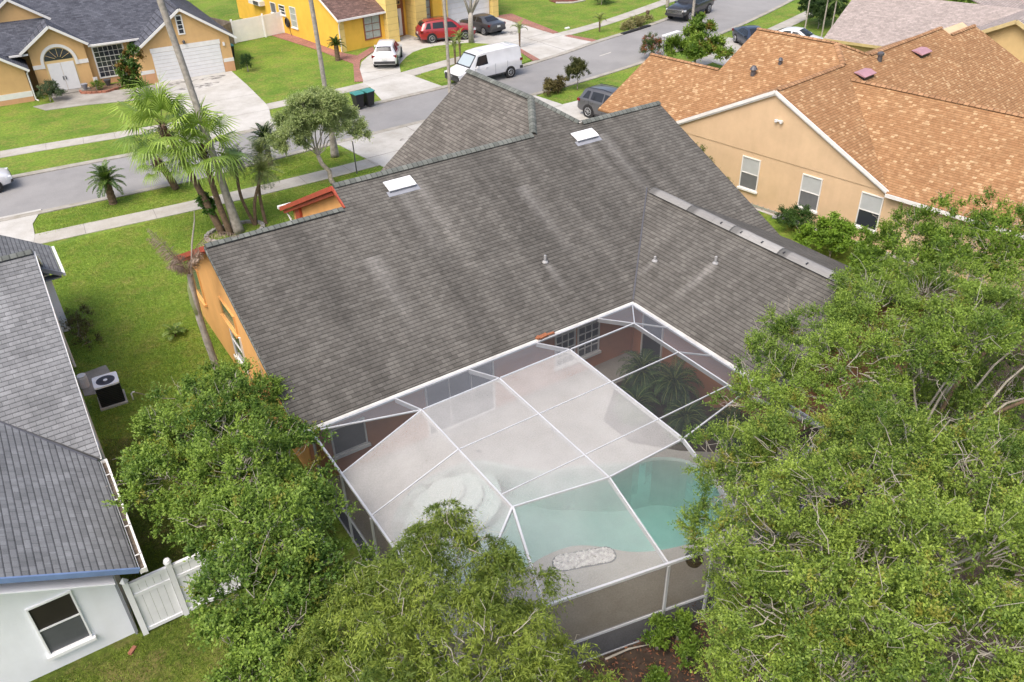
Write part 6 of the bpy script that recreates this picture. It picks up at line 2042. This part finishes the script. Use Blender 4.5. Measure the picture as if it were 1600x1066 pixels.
def feather_palm(name, label, base, top, r0, r1, seed, n=30, ln=1.0, leaflet=0.3, group=None, cat='palm', pal=((0.03, 0.075, 0.02), (0.12, 0.2, 0.035)), arch=0.7, el0=85, el1=-10, bark=None, mat=None, dirs=None, lw=0.022, pairs=26, mid=None, trunk=True, vee=0.35, fwd=0.55, mess=0.07):
    rng = np.random.default_rng(seed)
    t = thing(name, label, cat, base, 0, group)
    if trunk:
        pts = [Vector(base), Vector(mid) if mid else (Vector(base) + Vector(top)) / 2, Vector(top)]
        pth = smooth_line3(pts, 6)
        g = MB().tube(pth, [(r0 + (r1 - r0) * i / len(pth)) * (1.0 if i % 2 else 1.10) for i in range(len(pth))], 10)
        g.build('trunk', bark or M_barkd, t)
    Q, Cc = [], []
    B = MB()
    lst = dirs if dirs is not None else [(i * 2.39996 + rng.uniform(-.2, .2), el0 + (el1 - el0) * (i / n) + rng.uniform(-6, 6), ln * rng.uniform(.85, 1.1)) for i in range(n)]
    for az, el, l, *ar in lst:
        arc_ = ar[0] if ar else arch
        el = math.radians(el)
        h = np.array([math.cos(az), math.sin(az), 0])
        side = np.array([-math.sin(az), math.cos(az), 0])
        K = 9
        pp = []
        a = el
        p = np.array(top, float)
        for k in range(K + 1):
            pp.append(p.copy())
            p = p + (h * math.cos(a) + np.array([0, 0, 1.0]) * math.sin(a)) * l / K
            a -= arc_ * 2.2 / K * (0.4 + 1.2 * k / K)
        B.tube([tuple(x) for x in pp], [0.02 * (1 - 0.085 * k) for k in range(K + 1)], 4, False)
        c0 = np.array(pal[0]) + (np.array(pal[1]) - np.array(pal[0])) * rng.random()
        for k in range(pairs):
            u = 0.10 + 0.9 * (k + rng.random() * 0.6) / pairs
            i = min(K - 1, int(u * K))
            f = u * K - i
            o = pp[i] * (1 - f) + pp[i + 1] * f
            tg = nrm(pp[i + 1] - pp[i])
            up_ = nrm(np.cross(side, tg))
            if up_[2] < 0:
                up_ = -up_
            ll = leaflet * (math.sin(PI * min(1, 0.22 + 0.78 * u)) * 0.75 + 0.25) * rng.uniform(.85, 1.1)
            for s in (1, -1):
                v = nrm(side * s + tg * fwd + up_ * vee + rng.normal(size=3) * mess)
                w = nrm(np.cross(v, up_)) * lw
                e = o + v * ll + np.array([0, 0, -0.15 * ll])
                m = o + v * ll * 0.5
                Q.append([o, m + w * 0.5, e, m - w * 0.5])
                Cc.append(c0 * rng.uniform(.75, 1.25))
    B.build('leaf_stalk', M_stalk if mat is None else M_barkd, t)
    quad_mesh('crown', np.array(Q), np.array(Cc), mat or M_leafstiff, t)
    return t


# the fan palm group by the left gable
fan_palm('fan_palm', 'lush fan palm with ivy wrapped leaning trunk, left of the pair', (7.66, 37.4, 0), (6.45, 38.5, 5.3), 0.19, 0.13, 61, n=27, leaf=1.4, group='fan palms in the front yard')
fan_palm('fan_palm', 'lush fan palm with slim brown trunk, right of the pair', (7.95, 37.1, 0), (7.75, 37.7, 4.35), 0.16, 0.12, 62, n=25, leaf=1.32, group='fan palms in the front yard', mid=(7.75, 37.4, 2.2))
fan_palm('fan_palm', 'short fan palm on the grass verge half hidden by the taller pair', (7.29, 44.45, 0), (6.75, 44.6, 1.75), 0.20, 0.17, 63, n=22, leaf=0.85, group='fan palms in the front yard')
t = bush('ivy', 'green ivy climbing round the leaning palm trunk', 7.45, 37.65, 0.75, [(0.0, 0, .35, .26), (-.12, .1, .75, .28), (-.2, .2, 1.0, .2)], (0.02, 0.07, 0.01), (0.07, 0.16, 0.02), 0.10, 0.08, 64, cat='vine', dens=600, trunk_r=0.01)


def tall_palm(label, base, top, r0, r1, seed, bulge=1.0):
    t = fan_palm('tall_palm', label, base, top, r0, r1, seed, n=26, leaf=1.3, group='tall palms along the street', bark=M_palmbark, thatch=True, foot=1.3)
    return t


tall_palm('tall smooth grey palm trunk with swollen foot beside the fan palms', (8.35, 37.15, 0), (7.3, 38.9, 14.5), 0.30, 0.145, 65)
tall_palm('tall grey palm trunk behind the round olive tree', (16.14, 43.7, 0), (16.3, 44.6, 13.5), 0.26, 0.12, 66)
tall_palm('tall pale palm trunk behind the front grey roof gable and the van', (24.2, 44.2, 0), (24.6, 45.0, 13.0), 0.17, 0.095, 67)
tall_palm('tall slim palm trunk crossing the black pickup', (46.6, 46.6, 0), (46.9, 46.9, 12.5), 0.15, 0.10, 68)
tall_palm('tall brown palm trunk on the far verge left of the black pickup', (57.6, 61.0, 0), (57.8, 61.3, 12.0), 0.17, 0.13, 69)
# pandanus like clump with several thin trunks
for i, (bx, by, tx, ty, tz, lab, s) in enumerate(((9.25, 37.5, 9.2, 38.3, 3.0, 'spiky slim trunked palm, leftmost stem of the clump by the gable', 71), (9.3, 37.45, 10.2, 37.6, 2.5, 'spiky palm with shaggy dead leaves, middle stem of the clump', 72), (9.75, 37.3, 10.5, 38.4, 3.1, 'spiky palm with green tuft, right stem of the clump', 73))):
    feather_palm('spiky_palm', lab, (bx, by, 0), (tx, ty, tz), 0.08, 0.06, s, n=34, ln=0.95, leaflet=0.32, group='spiky palms in one clump', el1=-55, pal=((0.07, 0.11, 0.03), (0.23, 0.26, 0.11)), lw=0.018, arch=0.55, mid=((bx + tx) / 2 - 0.25, (by + ty) / 2 - 0.1, tz * 0.5))
# sagos
feather_palm('sago_palm', 'sago palm with dark trunk standing alone on the verge, left', (4.1, 44.45, 0), (4.1, 44.5, 1.25), 0.20, 0.17, 74, n=34, ln=1.05, leaflet=0.27, el1=-25, lw=0.035, pairs=34, group='sago palms', pal=((0.035, 0.085, 0.015), (0.13, 0.21, 0.035)), arch=0.55)
feather_palm('sago_palm', 'dark sago palm near the road beside the round olive tree', (12.6, 44.6, 0), (12.6, 44.6, 1.5), 0.15, 0.14, 75, n=34, ln=1.05, leaflet=0.26, el1=-15, lw=0.035, pairs=34, group='sago palms', pal=((0.012, 0.035, 0.012), (0.05, 0.09, 0.025)), arch=0.5)
feather_palm('sago_palm', 'small sago palm at the front left corner of the yellow house', (24.8, 63.3, 0), (24.8, 63.3, 1.2), 0.19, 0.17, 76, n=20, ln=0.85, leaflet=0.22, el1=-5, lw=0.045, pairs=30, group='sago palms', pal=((0.03, 0.07, 0.015), (0.12, 0.18, 0.035)), arch=0.55)
# small palms across the street
for i, (x, y, h, lab, s) in enumerate(((31.4, 56.1, 1.5, 'young palm with brown boot on the island walk, left of the pair', 77), (32.6, 57.4, 1.6, 'young palm with dark trunk on the lawn island, right of the pair', 78), (38.3, 57.5, 1.45, 'young palm with dark boot behind the van roof', 79), (46.6, 57.5, 1.0, 'young yellowish palm on the far verge right of the double driveway', 80))):
    feather_palm('young_palm', lab, (x, y, 0.03), (x, y, h), 0.05, 0.10, s, n=9, ln=0.95, leaflet=0.24, el1=5, group='young palms', lw=0.04, pal=((0.08, 0.13, 0.03), (0.28, 0.32, 0.08)), arch=0.75, pairs=18)
for i, (x, y, h, lab, s) in enumerate(((59.0, 45.9, 3.6, 'slim palm with pale stem beside the next sidewalk, leftmost of four', 81), (59.5, 46.3, 3.4, 'slim palm with pale stem beside the next sidewalk, second of four', 82), (59.6, 44.6, 3.6, 'slim palm with pale stem beside the next sidewalk, third of four', 83), (59.5, 43.7, 2.9, 'slim yellowish palm by the pinkish roof, nearest of four', 84))):
    feather_palm('slim_palm', lab, (x, y, 0), (x + 0.2, y + 0.15, h), 0.06, 0.045, s, n=10, ln=1.0, leaflet=0.28, el1=-25, group='slim palms by the pinkish roof', pal=((0.05, 0.12, 0.02), (0.18, 0.28, 0.05)), arch=0.8, bark=M_twig, pairs=16)
# bare grey tree in front of the garage
t = thing('bare_tree', 'bare grey trunk forking before the white garage door of the yellow house', 'tree', (35.98, 61.3, 0.06))
MB().tube([(35.98, 61.3, 0), (36.0, 61.35, 1.4), (36.1, 61.4, 2.4)], [0.26, 0.21, 0.19], 10).build('trunk', M_palmbark, t, smooth=True)
for e, m in (((35.2, 61.6, 4.6), (35.7, 61.5, 3.3)), ((36.6, 61.5, 5.0), (36.2, 61.4, 3.6)), ((37.5, 61.6, 4.8), (36.9, 61.5, 3.2)), ((36.9, 61.0, 4.4), (36.5, 61.2, 3.3))):
    MB().tube([(36.05, 61.4, 2.2), m, e], [0.13, 0.10, 0.06], 7).build('limb', M_palmbark, t, smooth=True)
# dead palm by the left gable
DP = ((0.20, 0.145, 0.105), (0.37, 0.295, 0.235))
feather_palm('dead_palm', 'dying palm with brown drooping fronds and pale spear beside the orange gable wall', (3.97, 25.42, 0), (3.9, 25.5, 4.35), 0.13, 0.085, 90, leaflet=0.40, pal=DP, mat=M_deadleaf, bark=M_palmbark, lw=0.016, pairs=80, vee=-0.5, fwd=0.25, mess=0.28,
             dirs=[(R(-32), 74, 2.7, 1.0), (R(-40), 72, 1.9, .9), (R(146), 66, 1.9, .12), (R(140), 60, 1.7, .25), (R(120), 80, 1.0, .9), (R(-60), 82, 1.1, .9), (R(200), 70, 1.0, .8)], mid=(3.84, 25.53, 2.6))
dp = [o for o in bpy.data.objects if o.name == 'dead_palm'][0]
g = MB()
g.tube([(3.88, 25.5, 4.0), (4.06, 25.39, 4.9), (4.19, 25.31, 5.47), (4.41, 25.16, 6.24), (4.48, 25.12, 6.63)], [0.018, 0.02, 0.028, 0.02, 0.006], 6)
g.build('spear_leaf', M_twig, dp)
g = MB()
g.tube([(3.86, 25.52, 2.5), (3.80, 25.55, 3.3), (3.80, 25.55, 3.8), (3.86, 25.52, 4.25)], [0.10, 0.12, 0.09, 0.04], 9)
g.build('crown_shaft', plain('green crownshaft', (0.22, 0.25, 0.12), 0.6), dp, smooth=True)
feather_palm('palm_seedling', 'small light green palm seedling on the side lawn', (3.4, 29.5, 0), (3.4, 29.5, 0.12), 0.04, 0.03, 91, n=9, ln=0.55, leaflet=0.2, el0=70, el1=15, pal=((0.11, 0.19, 0.03), (0.27, 0.37, 0.10)), arch=0.8, pairs=12, lw=0.05, cat='plant')
bush('dead_shrub', 'scraggly brownish bush beside the white house side wall', 0.35, 31.6, 0, [(0, 0, .35, .5), (.2, .8, .3, .5), (.1, -.9, .25, .4)], (0.08, 0.07, 0.03), (0.20, 0.18, 0.06), 0.06, 0.03, 92, dens=110, bare=8, cat='bush')
# ferns and palms inside the screen cage
FP = ((0.018, 0.055, 0.018), (0.075, 0.145, 0.04))
for i, (x, y, h, n, l, lab) in enumerate(((15.6, 16.4, 0.9, 46, 1.0, 'feathery dark palm fern inside the cage below the wing eave, rearmost'), (15.9, 15.2, 1.0, 48, 1.05, 'feathery dark palm fern inside the cage against the salmon wing wall'), (14.4, 15.3, 0.7, 44, .9, 'dark fern clump inside the cage nearest the tan deck'), (15.2, 13.9, 0.7, 44, .95, 'dark fern clump inside the cage, middle of the planting bed'), (16.2, 12.9, 0.6, 40, .9, 'dark fern clump inside the cage lowest by the right tree'))):
    feather_palm('cage_fern', lab, (x, y, 0.05), (x, y, h), 0.05, 0.04, 100 + i, n=n, ln=l, leaflet=0.24, el1=-35, lw=0.016, pairs=34, group='ferns inside the cage', cat='fern', pal=FP, arch=1.0)
tag(MB().prism([(13.6, 15.9), (13.6, 14.6), (14.6, 13.4), (16.9, 11.6), (16.9, 17.0), (15.2, 17.2)], 0.0, 0.12).build('planting_bed', plain('dark bed soil', (0.05, 0.035, 0.025), 0.95, var=0.4, scale=5)), kind='structure')
g = thing('hanging_basket', 'dark round wire basket hanging inside the near cage corner', 'basket', (10.45, 8.78, 1.95))
MB().lathe([(0.05, 0.0), (0.17, 0.06), (0.22, 0.2), (0.2, 0.26)], (10.45, 8.78, 1.95), 14).build('bowl', M_black, g)
MB().tube([(10.25, 8.78, 2.2), (10.45, 8.78, 2.45), (10.65, 8.78, 2.2)], 0.008, 4).build('hanger', M_steel, g)
# palm island ring and stones
ring = [(8.2 + 1.35 * math.cos(2 * PI * k / 22), 37.2 + 0.9 * math.sin(2 * PI * k / 22)) for k in range(22)]
g = MB()
for k in range(22):
    x, y = ring[k]
    g.obox((x, y, 0.06), (0.34, 0.16, 0.14), 2 * PI * k / 22 + PI / 2)
tag(g.build('stone_edging', M_oldc), 'ring of pale stones round the foot of the palm group', 'edging')
# leaf litter on the mulch
rng = np.random.default_rng(77)
n = 2600
p = np.stack([rng.uniform(6.8, 12.5, n), rng.uniform(5.5, 8.9, n), rng.uniform(0.16, 0.21, n)], 1)
q = leaf_quads(p, rng.normal(size=(n, 3)) * np.array([1, 1, .25]), rng.normal(size=(n, 3)) * 0.4 + np.array([0, 0, 1]), rng.uniform(.05, .12, n), rng.uniform(.025, .05, n), rng)
cc = np.array([0.20, 0.085, 0.04]) * rng.uniform(.35, 1.5, (n, 1)) * np.array([1, 1, 1]) + rng.uniform(0, .03, (n, 3))
tag(quad_mesh('leaf_litter_cover', q, cc, M_deadleaf), 'brown dead leaves scattered over the mulch in front of the cage', 'leaf litter', kind='stuff')


# grass blades on the nearer lawns
def blades(name, label, polys, n, hgt, c0, c1, seed, holes=()):
    """blades scattered over quadrilaterals, thinning out raggedly towards their rims"""
    rng = np.random.default_rng(seed)
    P = []
    for (x0, x1, y0, y1) in polys:
        k = int(n * (x1 - x0) * (y1 - y0))
        a = np.stack([rng.uniform(x0, x1, k), rng.uniform(y0, y1, k), np.zeros(k)], 1)
        for hx0, hx1, hy0, hy1 in holes:
            a = a[~((a[:, 0] > hx0) & (a[:, 0] < hx1) & (a[:, 1] > hy0) & (a[:, 1] < hy1))]
        P.append(a)
    p = np.concatenate(P)
    m = len(p)
    d = nrm(rng.normal(size=(m, 3)) * np.array([.7, .7, .15]) + np.array([0, 0, .8]))
    q = leaf_quads(p, d, rng.normal(size=(m, 3)), hgt * rng.uniform(.5, 1.4, m), np.full(m, 0.02), rng)
    w = np.sin(p[:, 0] * 1.7 + np.sin(p[:, 1] * 1.1) * 2) * np.cos(p[:, 1] * 1.3 + np.sin(p[:, 0] * .8)) + .6 * np.sin(p[:, 0] * 5.3 + p[:, 1] * 2.1) * np.sin(p[:, 1] * 6.1 - p[:, 0])
    k = np.clip(0.5 + 0.22 * w + rng.normal(size=m) * .25, 0, 1)[:, None]
    return tag(quad_mesh(name, q, np.array(c0) * (1 - k) + np.array(c1) * k, M_leaf), label, 'grass', kind='stuff')


blades('lawn_grass', 'short bright grass blades of the side lawn between the houses', [(-0.25, 4.7, 24.0, 31.5), (0.1, 4.7, 31.5, 35.0), (-1.0, 9.2, 35.0, 40.9), (4.7, 9.2, 31.0, 35.0), (9.2, 17.3, 32.0, 40.6), (0.3, 16.8, 42.5, 45.2)], 620, 0.055, (0.16, 0.262, 0.034), (0.385, 0.47, 0.08), 3, [(-0.3, 0.8, 27.3, 29.0), (0.05, 0.98, 26.1, 27.0)])
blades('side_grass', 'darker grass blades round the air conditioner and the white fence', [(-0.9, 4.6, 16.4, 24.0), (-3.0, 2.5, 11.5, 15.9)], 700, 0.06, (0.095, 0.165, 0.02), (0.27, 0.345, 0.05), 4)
# ------------------------------------------------------------------ light, world, camera
w = bpy.data.worlds.new('World')
SC.world = w
w.use_nodes = True
nt = w.node_tree
sky = nt.nodes.new('ShaderNodeTexSky')
sky.sky_type = 'NISHITA'
sky.sun_disc = False
SUN_EL, SUN_AZ = R(58), math.atan2(-0.40, -0.90)     # direction towards the sun in the ground plane
sky.sun_elevation = SUN_EL
sky.sun_rotation = PI / 2 - SUN_AZ
sky.air_density = 1.0
sky.dust_density = 6.0
sky.ozone_density = 1.0
nt.links.new(sky.outputs[0], nt.nodes['Background'].inputs['Color'])
nt.nodes['Background'].inputs['Strength'].default_value = 0.15
sd = bpy.data.lights.new('sun', 'SUN')
sd.energy = 0.75
sd.angle = R(35)
sd.color = (1.0, 0.99, 0.972)
so = bpy.data.objects.new('sun', sd)
COL.objects.link(so)
dv = Vector((math.cos(SUN_AZ) * math.cos(SUN_EL), math.sin(SUN_AZ) * math.cos(SUN_EL), math.sin(SUN_EL)))
so.rotation_euler = dv.to_track_quat('Z', 'Y').to_euler()
so.location = dv * 60

cd = bpy.data.cameras.new('camera')
cd.sensor_width = 36.0
cd.lens = 1278.72 / 1600 * 36
cd.clip_start = 0.1
cd.clip_end = 2000
co = bpy.data.objects.new('camera', cd)
COL.objects.link(co)
p, r, y = R(33.5286), R(-1.7125), R(32.5428)
fw = Vector((math.sin(y) * math.cos(p), math.cos(y) * math.cos(p), -math.sin(p)))
rt = Vector((math.cos(y), -math.sin(y), 0))
up = rt.cross(fw)
r2 = rt * math.cos(r) + up * math.sin(r)
u2 = -rt * math.sin(r) + up * math.cos(r)
Mx = Matrix((r2, u2, -fw)).transposed().to_4x4()
Mx.translation = Vector((0, 0, 17.0))
co.matrix_world = Mx
SC.camera = co
SC.view_settings.view_transform = 'Standard'
SC.view_settings.look = 'None'
SC.view_settings.gamma = 1
SC.view_settings.exposure = 0.88
SC.cycles.transparent_max_bounces = 24
SC.cycles.max_bounces = 6
SC.cycles.caustics_reflective = False
SC.cycles.caustics_refractive = False
